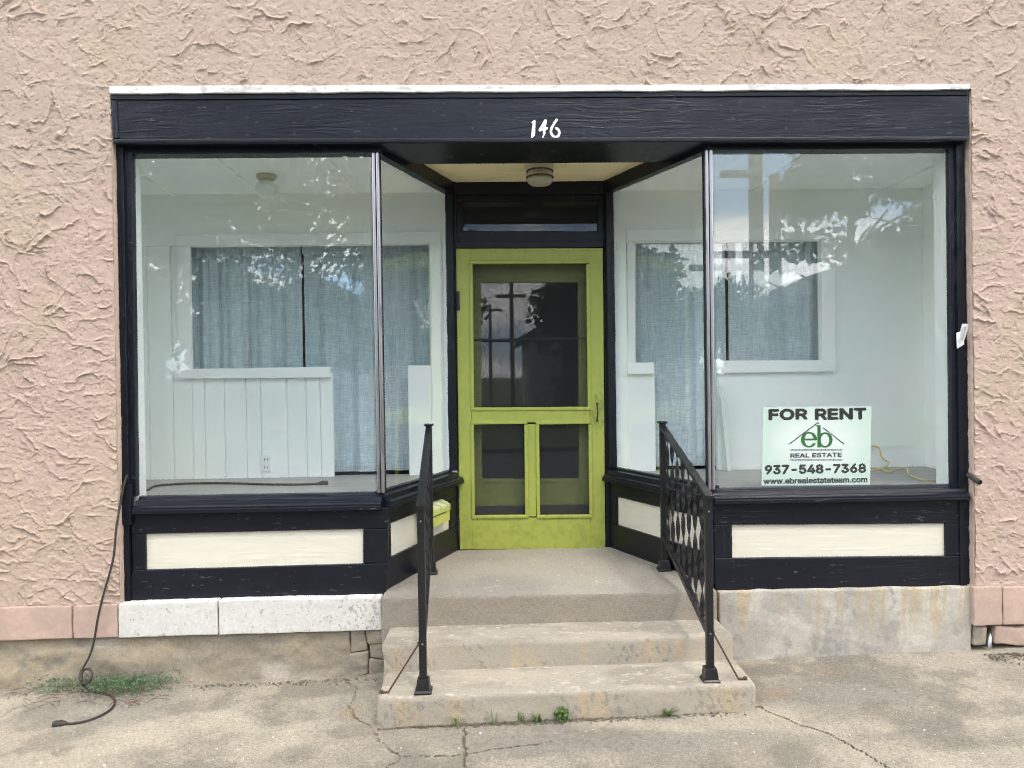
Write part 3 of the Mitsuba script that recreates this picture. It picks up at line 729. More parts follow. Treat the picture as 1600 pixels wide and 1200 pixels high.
# floor: one platform on each side of the entrance
for nm, poly in (('left', [(XL, .03), (AL[0] - .035, .03), (BL[0] - .05, .95), (BL[0] - .05, 1.02), (XL, 1.02)]), ('right', [(XR, .03), (AR[0] + .035, .03), (BR[0] + .05, .95), (BR[0] + .05, 1.02), (XR, 1.02)])):
    P_ = Polygon(poly)
    add('floor', prism(P_, lambda a, b, c: np.stack([a, b, c], 1), ZF - .05, ZF), 'grey_floor', kind='structure', label=f'grey painted display platform behind the {nm} window')
    add('ceiling', prism(P_.union(Polygon([(a, b - .0) for a, b in poly])), lambda a, b, c: np.stack([a, b, c], 1), ZK, ZK + .05), IW, kind='structure', label=f'white display ceiling behind the {nm} window')
ck = [k for k in scene if k.startswith('ceiling') and scene[k].get('type') == 'ply']
for px, h in ((273, 0), (408, 0), (554, 0), (1386, 1), (1180, 1)):
    xx = FD.hit(px, 300)[0]
    add(ck[h] + '__batten', boxm(xx - .012, xx + .012, .05, .949, ZK - .010, ZK + .002, res=.3, r=.003), IT)


def part_(base, part, q, t0, t1, m=IW, r=.002, px=True, label=None, **k):
    qq = FD.quad(q, t1) if px else q
    return add(f'{base}__{part}', slab(FD, qq, t0, t1, r=r, seed=len(used), res=k.pop('res', .15), wob=k.pop('wob', .0003), **k), m, label)


def X_(px, py=500): return FD.hit(px, py)[0]
def Z_(px, py): return FD.hit(px, py)[1]


lw = thing('display_partition', 'white boarded partition with wide curtained opening behind the left window', 'partition')
rect = lambda a, b, z1, z0: [(a, z1), (b, z1), (b, z0), (a, z0)]
zTl, zSl = Z_(450, 383), Z_(400, 584)
part_(lw, 'upper_wall', rect(XL, X_(713), ZK + .02, zTl), -.06, .0, px=False)
part_(lw, 'side_wall', rect(X_(672), X_(713), zTl, ZF - .3), -.06, .0, px=False)
part_(lw, 'side_wall', rect(XL, X_(230), zTl, ZF - .3), -.06, .0, px=False)
gro = [230, 268, 298, 317, 348, 382, 405, 446, 476, 498, 518]
for a, b in zip(gro[:-1], gro[1:]):
    top = zTl if b <= 298 else zSl
    part_(lw, 'plank', rect(X_(a) + .0012, X_(b) - .0012, top, ZF - .3), -.035, .0 - .0015 * rng.random(), px=False, r=.005, wob=.0006)
part_(lw, 'low_wall', rect(X_(298) + .002, X_(517) - .004, zSl, ZF - .3), -.06, -.036, px=False)
part_(lw, 'low_wall', rect(X_(636), X_(672), Z_(650, 571), ZF - .3), -.06, .004, px=False, label='short white wall beside the gap')
part_(lw, 'casing', [(274, 367), (689, 361.5), (689, 380), (274, 385)], -.002, .028, IT, r=.004)
part_(lw, 'casing', [(274.5, 385), (296, 385), (299, 576.5), (279, 576.5)], -.002, .028, IT, r=.004)
part_(lw, 'casing', [(279, 576.5), (515, 573), (515.5, 590), (279, 592)], -.002, .034, IT, r=.004)
part_(lw, 'casing', [(673, 380), (689, 380), (691, 740), (676, 740)], -.002, .028, IT, r=.004)
part_(lw, 'corner_post', rect(X_(694), X_(711), ZK, ZF), -.002, .025, IT, px=False)
rw = thing('display_partition', 'white partition with curtained opening behind the right window', 'partition')
zTr, zSr = Z_(1100, 377), Z_(1200, 572)
part_(rw, 'upper_wall', rect(X_(950), XR, ZK + .02, zTr), -.06, .0, px=False)
part_(rw, 'side_wall', rect(X_(950), X_(980), zTr, ZF - .3), -.06, .0, px=False)
part_(rw, 'side_wall', rect(X_(1284), XR, zTr, ZF - .3), -.06, .0, px=False)
part_(rw, 'low_wall', rect(X_(980), X_(1022), Z_(1000, 574), ZF - .3), -.06, .0, px=False)
part_(rw, 'low_wall', rect(X_(1120), X_(1284), zSr, ZF - .3), -.06, .0, px=False)
part_(rw, 'casing', [(979, 358.5), (1305, 357), (1305, 374), (979, 376)], -.002, .028, IT, r=.004)
part_(rw, 'casing', [(1284, 374), (1305, 374), (1306, 563), (1285, 563)], -.002, .028, IT, r=.004)
part_(rw, 'casing', [(1119, 563.5), (1306, 562.5), (1306, 580.5), (1120, 583)], -.002, .034, IT, r=.004)
part_(rw, 'casing', [(981, 567), (1022, 566), (1022, 584), (981, 585)], -.002, .034, IT, r=.004)
part_(rw, 'casing', [(980, 376), (993, 376), (993, 567), (981, 567)], -.05, -.03, IT)
for b, q in ((lw, [(296, 383), (672, 381), (674, 578), (298, 578)]), (rw, [(980, 376), (1284, 374), (1286, 566), (982, 568)])):
    s = FD.quad(q, -.05)
    add(b + '__inner_pane', trimesh.Trimesh(FD.xyz(s[:, 0], s[:, 1], np.full(4, -.05)), [[0, 1, 2], [0, 2, 3]], process=False), 'pane_glass', smooth=False)
# white reveals behind the outer jambs, and the end walls
xa_, xb_ = F0.hit(208, 500, -.048)[0], F0.hit(1484.5, 500, -.048)[0]
for x0, x1, y1, la, b in ((xa_ - .03, xa_, .165, 'white reveal board at the left jamb', lw), (xb_, xb_ + .03, .195, 'white reveal board at the right jamb', rw)):
    add(b + '__reveal', boxm(x0, x1, .0475, y1, ZF - .02, ZK, res=.2, wob=.0005), IT, la)
    add(b + '__front_return', boxm((XL if b == lw else x1 - .001), (x0 + .001 if b == lw else XR), .122, .14, ZF - .02, ZK + .01, res=.3, wob=0), IW)
    xe = XL if b == lw else XR
    add(b + '__end_wall', boxm(xe - (.05 if b == lw else 0), xe + (0 if b == lw else .05), .05, 1.01, ZF - .05, ZK + .05, res=.3, wob=.0003), IW)
part_(lw, 'outlet', [(407, 711), (424, 711), (424, 737), (407, 737)], .0, .008, 'white_plastic', label='white wall socket')
ok = [k for k in scene if k.endswith('__outlet')][0]
for y in (718, 730):
    for dx in (-2.2, 2.2):
        add(ok + '__slot', slab(FD, FD.quad([(415.5 + dx - .5, y - 2), (415.5 + dx + .5, y - 2), (415.5 + dx + .5, y + 2), (415.5 + dx - .5, y + 2)], .008), .004, .0087, r=0, wob=0), 'socket_slot')

# curtains hanging behind the openings
def curtain(pxa, pxb, label, seed, yc=1.10, ztop=None, zbot=None, nf=5, amp=.018):
    a, b = Frame((0, yc), (1, yc)).hit(pxa, 450)[0], Frame((0, yc), (1, yc)).hit(pxb, 450)[0]
    n, m = max(40, int((b - a) / .006)), 60
    S, Zz = np.meshgrid(np.linspace(0, 1, n), np.linspace(0, 1, m), indexing='ij')
    r0 = np.random.default_rng(seed)
    warp = S + .06 * (meshkit.fbm(np.stack([S * 3, Zz * .6, S * 0 + seed], -1), 2, seed) - .5)
    ph = r0.uniform(0, 6.28)
    dep = amp * np.sin(warp * nf * 6.283 + ph) * (.55 + .45 * meshkit.noise(np.stack([S * 4, Zz * .5, S * 0], -1), seed)) + .35 * amp * np.sin(warp * nf * 2.3 * 6.283 + 2)
    z1, z0 = ztop, zbot
    Zm = z0 + (z1 - z0) * Zz
    gather = np.clip((Zz - .90) / .1, 0, 1)
    dep = dep * (1 - .4 * gather) + .007 * np.sin(S * (b - a) * 260) * gather
    X = a + (b - a) * (S + .012 * np.sin(Zz * 3 + ph) * 0)
    v = np.stack([X, yc + dep, Zm], -1).reshape(-1, 3)
    i = np.arange(n * m).reshape(n, m)
    f = np.stack([i[:-1, :-1], i[1:, :-1], i[1:, 1:], i[:-1, 1:]], -1).reshape(-1, 4)
    k = add('curtain', trimesh.Trimesh(v, np.vstack([f[:, [0, 1, 2]], f[:, [0, 2, 3]]]), process=False), 'linen', label, 'curtain', 'linen curtains behind the display windows', smooth=True)
    # scalloped heading that falls over the rod
    w = int((b - a) / .105) + 1
    S2 = np.linspace(0, 1, 14 * w)
    rows = []
    for e in range(5):
        drop = (.055 + .022 * np.abs(np.sin(S2 * w * math.pi))) * e / 4
        rows.append(np.stack([a + (b - a) * S2, yc - .022 - amp * .6 - .004 * np.sin(S2 * w * 6.283 * 1.5) - .004 * e / 4, z1 - .002 - drop], 1))
    v = np.vstack(rows); nn = len(S2)
    i = np.arange(5 * nn).reshape(5, nn)
    f = np.stack([i[:-1, :-1], i[1:, :-1], i[1:, 1:], i[:-1, 1:]], -1).reshape(-1, 4)
    add(k + '__heading', trimesh.Trimesh(v, np.vstack([f[:, [0, 1, 2]], f[:, [0, 2, 3]]]), process=False), 'linen', 'scalloped curtain heading', smooth=True)


zt = zTl + .02; zf = ZF + .012
curtain(278, 388, 'blue grey linen curtain at the far left of the left opening', 1, ztop=zt, zbot=zf, nf=3, yc=1.125)
curtain(383, 471, 'blue grey linen curtain second from the left, beside the narrow dark gap', 2, ztop=zt, zbot=zf, nf=2)
curtain(474.8, 585, 'blue grey linen curtain just right of the dark gap in the left window', 3, ztop=zt, zbot=zf, nf=2)
curtain(584, 690, 'blue grey linen curtain seen through the left slanting side pane', 4, ztop=zt, zbot=zf, nf=2, yc=1.13)
curtain(965, 1132.5, 'wide blue grey linen curtain hanging beside the right corner mullion', 5, ztop=zt, zbot=zf, nf=3)
curtain(1137.5, 1300, 'blue grey linen curtain right of the dark gap in the right window', 6, ztop=zt, zbot=zf, nf=3, amp=.012)
# dark room behind
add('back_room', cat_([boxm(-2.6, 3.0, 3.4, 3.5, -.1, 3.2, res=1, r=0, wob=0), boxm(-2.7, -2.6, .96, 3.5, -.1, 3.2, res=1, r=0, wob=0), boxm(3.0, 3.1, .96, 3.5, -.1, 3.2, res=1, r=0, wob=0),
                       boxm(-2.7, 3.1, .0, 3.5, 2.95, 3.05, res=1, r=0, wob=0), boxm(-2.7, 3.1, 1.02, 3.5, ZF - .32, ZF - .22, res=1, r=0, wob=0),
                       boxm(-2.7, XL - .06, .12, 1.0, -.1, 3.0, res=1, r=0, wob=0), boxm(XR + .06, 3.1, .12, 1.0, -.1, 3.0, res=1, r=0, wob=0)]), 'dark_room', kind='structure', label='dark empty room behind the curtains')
# ceiling globe, leaning boards
gx_, gy_ = (424 - 772.7) / FOC * 4.5, .5
gl = thing('globe_lamp', 'opal globe lamp under the display ceiling of the left window', 'ceiling lamp')
add(gl + '__base', lathe([(0, 0), (.055, 0), (.058, -.012), (.05, -.024), (.036, -.030), (0, -.030)], (gx_, gy_, ZK - .001)), 'lamp_metal')
sp = trimesh.creation.icosphere(subdivisions=3, radius=.062); sp.apply_scale([1, 1, .92]); sp.apply_translation((gx_, gy_, ZK - .080))
add(gl + '__globe', sp, 'opal_glass', smooth=True)
for k, (pa, pb, w) in enumerate(((1121, 1131, .012), (1124, 1134, .010), (1126, 1137, .012))):
    a = FD.hit(pa, 590 + 14 * k, .05); b = FD.hit(pb, 735, .05)
    t0 = .028 + .022 * k
    q = np.array([(a[0] - w, a[1]), (a[0] + w, a[1]), (b[0] + w, ZF + .001), (b[0] - w, ZF + .001)])
    add('leaning_board', slab(FD, q, t0, t0 + .014, r=.002, res=.1), 'board_pale', ('tallest', 'middle', 'shortest')[k] + ' of three pale boards leaning on the partition beside the right mullion', 'board', 'pale boards leaning behind the right mullion')

# ------------------------------------------------------------------ sign in the right window
sg = thing('rent_sign', 'pale green FOR RENT sign in the right window', 'sign')
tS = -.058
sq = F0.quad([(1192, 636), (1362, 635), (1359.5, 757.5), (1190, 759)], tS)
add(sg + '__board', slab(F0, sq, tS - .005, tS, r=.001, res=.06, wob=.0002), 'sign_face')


def word(part, text, px0, px1, py0, py1, ink, bold=True, label=None, fat=0.0):
    m = meshkit.text_mesh(text, 1.0, .001, bold)
    v = np.array(m.vertices)
    lo, hi = v.min(0), v.max(0)
    a, b = F0.hit(px0, py1, tS), F0.hit(px1, py0, tS)
    s = a[0] + (v[:, 0] - lo[0]) / (hi[0] - lo[0]) * (b[0] - a[0])
    z = a[1] + (v[:, 1] - lo[1]) / (hi[1] - lo[1]) * (b[1] - a[1])
    cs = [trimesh.Trimesh(F0.xyz(s + dx, z + dz, tS + .0002 + v[:, 2] * .8 + .00007 * j), m.faces, process=False) for j, (dx, dz) in enumerate([(0, 0)] if not fat else [(-fat, 0), (fat, 0), (0, fat), (0, -fat)])]
    add(f'{sg}__{part}', cat_(cs), ink, label, smooth=False)


word('lettering', 'FOR', 1201.6, 1261, 639, 656, 'black_ink', fat=.003)
word('lettering', 'RENT', 1274, 1353, 638, 655.6, 'black_ink', fat=.003)
word('lettering', 'REAL ESTATE', 1235, 1315, 707.2, 715.2, 'black_ink', fat=.0006)
word('lettering', '937-548-7368', 1195.6, 1352.5, 724.5, 740.8, 'black_ink', fat=.0022)
word('lettering', 'www.ebrealestateteam.com', 1193, 1355, 744.8, 756.4, 'black_ink', fat=.0008)


def ring(cx, cy, rx, ry, th, tv):
    c = Point(0, 0).buffer(1, quad_segs=24)
    o = shapely.affinity.translate(shapely.affinity.scale(c, rx, ry), cx, cy)
    i = shapely.affinity.translate(shapely.affinity.scale(c, rx - th, ry - tv), cx, cy)
    return o.difference(i)


bx = lambda a, b, c, d: shapely.box(a, b, c, d)
e_ = ring(1264, -687, 12.6, 12.3, 5.4, 2.6).difference(bx(1266, -692.5, 1280, -687.6)).union(bx(1256, -688, 1275, -685.2)).difference(Polygon([(1270, -690), (1282, -686), (1282, -694.5), (1273, -692.5)]))
b_ = ring(1289, -687.5, 11.6, 12, 5.0, 2.6).union(bx(1277, -699, 1282.2, -664.5)).union(bx(1274.5, -666, 1279, -664.2))
for g, la in ((e_, 'dark green letter e'), (b_, 'dark green letter b')):
    add(sg + '__logo_letter', pxpoly(g, F0, tS + .0002, tS + .0012, 1.0, 0, 0), 'green_ink', la)
for pts in ([(1233, -694), (1277.5, -660.6), (1280, -662)], [(1286, -668.5), (1319, -694)], [(1235, -703), (1316, -703)], [(1235, -718.6), (1316, -718.6)]):
    add(sg + '__logo_line', pxpoly(LineString(pts).buffer(.75, cap_style=2), F0, tS + .0002, tS + .0011, 1.0, 0, 0), 'black_ink')

# ------------------------------------------------------------------ steps
steps = thing('entry_steps', 'three worn concrete steps with landing up to the green door', 'steps')
YN = (-.100, -.345, -.635)                       # nosings: landing, second step, bottom step
add(steps + '__landing', boxm(-.590, 1.122, YN[0], 1.04, .10, .396, r=.014, res=.018, rough=.0022, wob=.003, freq=14, seed=31), 'landing_concrete', 'grey concrete landing')


def stepm(x0, x1, y0, y1, z1l, z1r, seed):
    q = [(x0, z1l), (x1, z1r), (x1, ground_z(x1) - .1), (x0, ground_z(x0) - .1)]
    return slab(F0, q, -y1, -y0, r=.018, res=.013, rough=.0032, wob=.005, freq=13, seed=seed)


z2l, z2r = F0.hit(597, 1006, .345)[1], F0.hit(1145, 992.5, .345)[1]
z1l, z1r = F0.hit(588, 1090, .635)[1], F0.hit(1181, 1069, .635)[1]
x2l, x2r = F0.hit(597, 1006, .345)[0], F0.hit(1146, 992, .345)[0]
x1l, x1r = F0.hit(588, 1090, .635)[0], F0.hit(1182, 1069, .635)[0]
add(steps + '__step', stepm(x2l, x2r, YN[1], -.06, z2l, z2r, 33), 'step_concrete')
add(steps + '__step', stepm(x1l, x1r, YN[2], -.06, z1l, z1r, 35), 'step_concrete')
tread1 = lambda x, y=0: z1l + (z1r - z1l) * (x - x1l) / (x1r - x1l)

# ------------------------------------------------------------------ handrails
def handrail(side, label):
    hr = thing('handrail', label, 'handrail', 'black iron handrails beside the steps')
    if side < 0:
        xf, yf, xb, yb_ = -.335, -.585, -.375, .36
    else:
        xf, yf, xb, yb_ = .948, -.575, .945, .33
    zf_, zb_ = tread1(xf), .396
    tf, tb = (.818, .836) if side < 0 else (.822, .832)
    pw = .0165
    for x, y, z, h in ((xf, yf, zf_, tf), (xb, yb_, zb_, tb)):
        add(hr + '__post', boxm(x - pw, x + pw, y - pw, y + pw, z + .005, z + h, r=.004, res=.2, wob=0), 'black_iron')
        # flared cast shoe: square sections
        sec = [(.038, 0), (.038, .006), (.031, .013), (.026, .056), (.024, .061), (.018, .063)]
        V = np.array([[x + sx * a, y + sy * a, z + b] for a, b in sec for sx, sy in ((-1, -1), (1, -1), (1, 1), (-1, 1))])
        Fq = [[4 * i + j, 4 * i + (j + 1) % 4, 4 * i + 4 + (j + 1) % 4, 4 * i + 4 + j] for i in range(len(sec) - 1) for j in range(4)]
        add(hr + '__shoe', trimesh.Trimesh(V, [t for q in Fq for t in ((q[0], q[1], q[2]), (q[0], q[2], q[3]))], process=False), 'black_iron', 'flared cast shoe at the post foot')
    # cap of the upper post
    add(hr + '__cap', boxm(xb - .026, xb + .026, yb_ - .026, yb_ + .026, zb_ + tb, zb_ + tb + .012, r=.005, res=.2, wob=0), 'black_iron')
    def bar(part, za, zb2, w, h, over=0.0):
        a, b = np.array([xf, yf - over, za]), np.array([xb, yb_ - .02, zb2])
        d = (b - a) / np.linalg.norm(b - a)
        m = trimesh.creation.box([w, np.linalg.norm(b - a), h])
        M = np.eye(4)
        M[:3, 1] = d; M[:3, 0] = np.cross(d, [0, 0, 1]); M[:3, 0] /= np.linalg.norm(M[:3, 0]); M[:3, 2] = np.cross(M[:3, 0], d); M[:3, 3] = (a + b) / 2
        m.apply_transform(M)
        add(f'{hr}__{part}', m, 'black_iron')
    top_f, top_b = zf_ + tf + .004, zb_ + tb - .025
    bot_f, bot_b = top_f - .615, top_b - .615
    bar('top_rail', top_f, top_b, .036, .016, .035)
    bar('bottom_rail', bot_f, bot_b, .026, .026)
    nb = 7
    for i in range(nb):
        u = (i + 1) / (nb + 1)
        x, y = xf + (xb - xf) * u, yf + (yb_ - yf) * u
        z0, z1 = bot_f + (bot_b - bot_f) * u + .012, top_f + (top_b - top_f) * u - .006
        n = 80
        Zs = np.linspace(z0, z1, n)
        th = (Zs - z0) / .145 * 2 * math.pi / 2 + (.0 if i % 2 else math.pi / 2) + .3
        wv, tk = .0105, .0022
        V = []
        for zz, t in zip(Zs, th):
            c, s_ = math.cos(t), math.sin(t)
            V += [[x + a * c - b * s_, y + a * s_ + b * c, zz] for a, b in ((-wv, -tk), (wv, -tk), (wv, tk), (-wv, tk))]
        ff = [[4 * a + j, 4 * a + (j + 1) % 4, 4 * a + 4 + (j + 1) % 4, 4 * a + 4 + j] for a in range(n - 1) for j in range(4)]
        add(hr + '__baluster', trimesh.Trimesh(V, [t for q in ff for t in ((q[0], q[1], q[2]), (q[0], q[2], q[3]))], process=False), 'black_iron', smooth=40)
    for y_, z_ in ((yf, zf_ + tf - .06), (yf, zf_ + .215)):
        add(hr + '__screw', lathe([(0, .0), (.0045, 0), (.0035, .003), (0, .0035)], (xf, yf - pw, z_), axis=(0, -1, 0), n=10), 'aluminium')
    # brace rod down to the edge of the tread
    ex = x1l + .012 if side < 0 else x1r - .03
    ey = yf - .0
    ez = tread1(ex) + .006
    p0 = np.array([xf + side * pw, yf, zf_ + .215]); p1 = np.array([ex - side * .035, ey - .01, ez])
    add(hr + '__brace', cat_([tube([p0, p1], .0042, 8), tube([p1, [ex + side * .005, ey - .01, ez]], .0055, 8), lathe([(0, 0), (.009, 0), (.009, .008), (0, .010)], (ex - side * .004, ey - .01, ez), n=10), lathe([(0, -.007), (.008, -.005), (.008, .005), (0, .007)], p0, n=10)]), 'rusty_iron', 'thin rusty brace rod')
    return hr


handrail(-1, 'left black iron handrail seen almost edge on')
handrail(1, 'right black iron handrail with twisted balusters in view')

# ------------------------------------------------------------------ pavement
gs = .0065
px_ = np.arange(-2.95, 3.05, gs); py_ = np.arange(-1.45, .06, gs)
pgx, pgy = np.meshgrid(px_, py_, indexing='ij')
pz = ground_z(pgx) + .006 * (meshkit.fbm(np.stack([pgx * 2.5, pgy * 2.5, pgx * 0], -1), 4, 51) - .5) + .0016 * (meshkit.noise(np.stack([pgx * 60, pgy * 60, pgx * 0], -1), 53) - .5)
cd = crack_np(pgx, pgy)
pz -= .012 * np.clip(1.25 - cd, 0, 1)
pz += .012 * np.clip((pgy + .10) / .12, 0, 1) * meshkit.fbm(np.stack([pgx * 9, pgy * 9, pgx * 0 + 2], -1), 3, 57)
i = np.arange(pgx.size).reshape(pgx.shape)
f = np.stack([i[:-1, :-1], i[1:, :-1], i[1:, 1:], i[:-1, 1:]], -1)
cdm = cd[:-1, :-1] < 1.15
def facem(sel):
    q = f[sel]
    m = trimesh.Trimesh(np.stack([pgx.ravel(), pgy.ravel(), pz.ravel()], 1), np.vstack([q[:, [0, 1, 2]], q[:, [0, 2, 3]]]), process=False)
    m.remove_unreferenced_vertices()
    return m
pav = add('pavement', facem(~cdm), 'pavement_concrete', 'cracked stained concrete pavement in front of the steps', kind='structure', smooth=True)
add(pav + '__crack', facem(cdm), 'crack_dirt', 'dark cracks filled with dirt', kind='stuff', smooth=True)


def sheet(x0, x1, y0, y1, dz, step=None):
    xs = sorted({x0, x1, *[x for x in (-15, -3, 3, 15) if x0 < x < x1]})
    V = [[x, y, ground_z(x) + dz] for x in xs for y in (y0, y1)]
    Fc = [t for k in range(len(xs) - 1) for t in ([2 * k, 2 * k + 2, 2 * k + 3], [2 * k, 2 * k + 3, 2 * k + 1])]
    return trimesh.Trimesh(V, Fc, process=False)


add('sidewalk', cat_([sheet(-40, -2.95, -3.0, .1, 0), sheet(3.043, 40, -3.0, .1, 0), sheet(-2.95, 3.05, -3.0, -1.452, 0), sheet(-40, 40, -3.15, -3.0, 0.004)]), 'pavement_concrete', 'rest of the concrete pavement along the building', kind='structure', smooth=False)
add('road', sheet(-200, 200, -10.5, -3.15, -.13), 'asphalt', 'grey asphalt street', kind='structure', smooth=False)
add('kerb', cat_([boxm(-15, 15, -3.16, -3.149, -.5, -.02, r=0, res=2, wob=0)]), 'pavement_concrete', 'concrete kerb', kind='structure')
add('lawn', sheet(-200, 200, -300, -10.5, -.04), 'grass_green', 'grass across the street', kind='structure', smooth=False)
add('ground', sheet(-400, 400, -400, 400, -.6), 'grass_green', 'ground', kind='structure', smooth=False)

# ------------------------------------------------------------------ cords
def cable(name, pts, r, m, label, plug=None, sn=160):
    k = thing(name, label, 'cord')
    p = np.array(pts)
    add(k + '__cable', tube(p, r, 8, smooth_n=sn), m)
    if plug is not None:
        d = plug / np.linalg.norm(plug)
        add(k + '__plug', lathe([(0, -.012), (r * 1.3, -.012), (.014, .004), (.0165, .008), (.0165, .040), (.014, .046), (0, .046)], p[-1], axis=d, n=16), 'black_rubber')


wp = lambda px, py, t: F0.xyz(*F0.hit(px, py, t), t)
gp = lambda px, py, h=.007: on_plane(px, py, lambda x, y: ground_z(x) + h)
c1 = [wp(199, 742, .03), wp(195, 753, .035), wp(188, 788, .045), wp(182.5, 818, .070), wp(177, 872, .075), wp(170, 900, .078), wp(152, 971, .085), wp(133, 1038, .09), wp(127, 1048, .10), wp(125, 1060, .12), wp(131, 1068, .135), wp(141, 1063, .15), wp(144, 1052, .14), wp(138, 1045, .12),
      wp(129, 1050, .10), wp(127, 1062, .13), gp(134, 1074, .02), gp(152, 1082), gp(168, 1085), gp(179, 1094), gp(171, 1110), gp(140, 1125), gp(100, 1130.5)]
cable('power_cord', c1, .0058, 'black_rubber', 'black cord hanging from the left jamb and curling onto the pavement', plug=gp(80, 1132) - gp(100, 1130))
fp = lambda px, py, h=.007: on_plane(px, py, lambda x, y: ZF + h)
cable('display_cord', [fp(213, 759, .05), fp(216, 765, .012), fp(224, 766), fp(240, 760), fp(270, 756.5), fp(310, 755), fp(380, 755.5), fp(450, 757), fp(500, 755.5)], .0065, 'black_rubber', 'black cord lying along the grey platform in the left window', plug=np.array([1.0, 0.05, 0]))
yw = lambda px, py: FD.xyz(*FD.hit(px, py, .03), .03)
cable('yellow_cord', [yw(1352, 700), yw(1364, 697), yw(1374, 701), yw(1377, 714), yw(1388, 722), fp(1378, 731), fp(1362, 735), fp(1371, 731), fp(1388, 738), fp(1400, 733), fp(1412, 731), fp(1418, 737), fp(1424, 744), fp(1443, 750), fp(1472, 746)], .0042, 'yellow_cable', 'yellow cord loosely coiled beside the rent sign')

# ------------------------------------------------------------------ small fittings
br = thing('flag_bracket', 'small white bracket screwed to the right black jamb', 'bracket')
c = F0.hit(1502, 535, .014)
add(br + '__plate', slab(F0, F0.quad([(1495, 520), (1505, 517), (1507, 538), (1496, 545)], .016), .008, .018, r=.004, wob=.001, res=.01), 'white_plastic')
a = wp(1501, 538, .02); b = wp(1508, 508, .085)
add(br + '__socket', cat_([tube([a + (b - a) * u for u in np.linspace(.25, 1, 5)], [.013, .014, .015, .0155, .0155], 14, close=False), tube([a + (b - a) * u for u in np.linspace(.25, 1, 5)], [.010, .011, .012, .0125, .0125], 14, close=False)]), 'white_plastic')
pp = [wp(1513, 742, .03), wp(1531, 754, .12)]
add('pipe_stub', cat_([tube(pp, .0135, 16, close=False), tube([pp[0], pp[0] + (pp[1] - pp[0]) * .93], .0105, 16)]), 'black_rubber', 'short black pipe stub poking out beside the right window', 'pipe')
add('drain_tip', tube([wp(1546, 985, .0), wp(1546, 1000, .05), wp(1546, 1012, .055)], [.011, .012, .010], 12), 'aluminium', 'silvery pipe end in the broken foundation at far right', 'pipe')
# wrapped box on the left return
bxm = thing('printed_box', 'small yellow green box with pale blue printed lid beside the door behind the left handrail', 'box')
s0, s1 = RL.hit(654, 800, .0)[0], RL.hit(690, 800, .0)[0]
zt_, zb__ = RL.hit(690, 784, .04)[1], RL.hit(690, 818, .04)[1]
body = Polygon([(0, zb__), (.055, zb__ + .006), (.055, zt_ - .026), (0, zt_)])
add(bxm + '__body', prism(body, lambda a_, b_, c_: RL.xyz(c_, b_, a_), s0, s1), 'box_print')
flap = Polygon([(.0, zt_ + .002), (.058, zt_ - .024), (.058, zt_ - .062), (.0565, zt_ - .062), (.0565, zt_ - .026), (.0, zt_)])
add(bxm + '__lid', prism(flap, lambda a_, b_, c_: RL.xyz(c_, b_, a_), s0 - .002, s1 + .002), 'box_print', 'lid with pale blue print')
add(bxm + '__slot', prism(shapely.box(.0568, zt_ - .066, .0588, zt_ - .060), lambda a_, b_, c_: RL.xyz(c_, b_, a_), s0 + .05, s1 - .06), 'socket_slot')

# ------------------------------------------------------------------ weeds and litter
def blades(base, n, h, spread, seed, w=.004):
    r = np.random.default_rng(seed); V, Fc = [], []
    for _ in range(n):
        az = r.uniform(0, 6.283); L = h * r.uniform(.5, 1.05); lean = spread * r.uniform(.2, 1)
        b0 = np.array(base) + [r.normal(0, .008), r.normal(0, .006), 0]
        d = np.array([math.cos(az), math.sin(az) * .6, 0]); sd = np.array([-d[1], d[0], 0]) + [0.3, 0, 0]; sd /= np.linalg.norm(sd)
        k = len(V); ns = 6
        for j in range(ns):
            t = j / (ns - 1); p = b0 + d * lean * t * t + [0, 0, L * (t - .25 * t * t * lean / max(h, .01))]
            ww = w * (1 - t) ** .7 + .0003
            V += [p - sd * ww, p + sd * ww]
        for j in range(ns - 1):
            Fc += [[k + 2 * j, k + 2 * j + 1, k + 2 * j + 3], [k + 2 * j, k + 2 * j + 3, k + 2 * j + 2]]
    return trimesh.Trimesh(V, Fc, process=False)


def leaves(centre, rad, n, size, seed, flat=1.0):
    r = np.random.default_rng(seed)
    c = r.normal(size=(n, 3)); c /= np.linalg.norm(c, axis=1, keepdims=True); c *= (r.random(n) ** .45)[:, None] * rad
    c = c * [1, 1, flat] + centre
    u = r.normal(size=(n, 3)); u /= np.linalg.norm(u, axis=1, keepdims=True)
    w = np.cross(u, r.normal(size=(n, 3))); w /= np.linalg.norm(w, axis=1, keepdims=True)
    s = size * r.uniform(.6, 1.3, n)[:, None]
    V = np.stack([c - u * s, c + w * s * .55, c + u * s, c - w * s * .55], 1).reshape(-1, 3)
    k = np.arange(n)[:, None] * 4
    return trimesh.Trimesh(V, np.vstack([k + [0, 1, 2], k + [0, 2, 3]]), process=False)


def stepbase(px): return np.array([F0.hit(px, 1110, .65)[0], -.652, ground_z(F0.hit(px, 1110, .65)[0]) + .002])
for px, n, h, sp_, la in ((715, 9, .062, .05, 'thin grass tuft at the left foot of the bottom step'), (771, 4, .078, .02, 'tall single grass stalk at the foot of the bottom step'), (815, 7, .06, .03, 'faint pale grass tuft left of the spreading one'),
                          (839, 16, .055, .075, 'spreading grass tuft beside the round leafy weed'), (1044, 22, .05, .07, 'right grass tuft at the foot of the bottom step')):
    add('grass_tuft', blades(stepbase(px), n, h, sp_, px), 'weed_green', la, 'weed', 'weeds along the foot of the steps', smooth=False)
cw = stepbase(877) + [0, 0, .028]
add('leafy_weed', cat_([leaves(cw, .034, 420, .0075, 5), tube([cw - [0, 0, .03], cw + [0, 0, .02]], .0025, 6)]), 'weed_green', 'small round bushy green weed at the foot of the bottom step', 'weed', smooth=False)
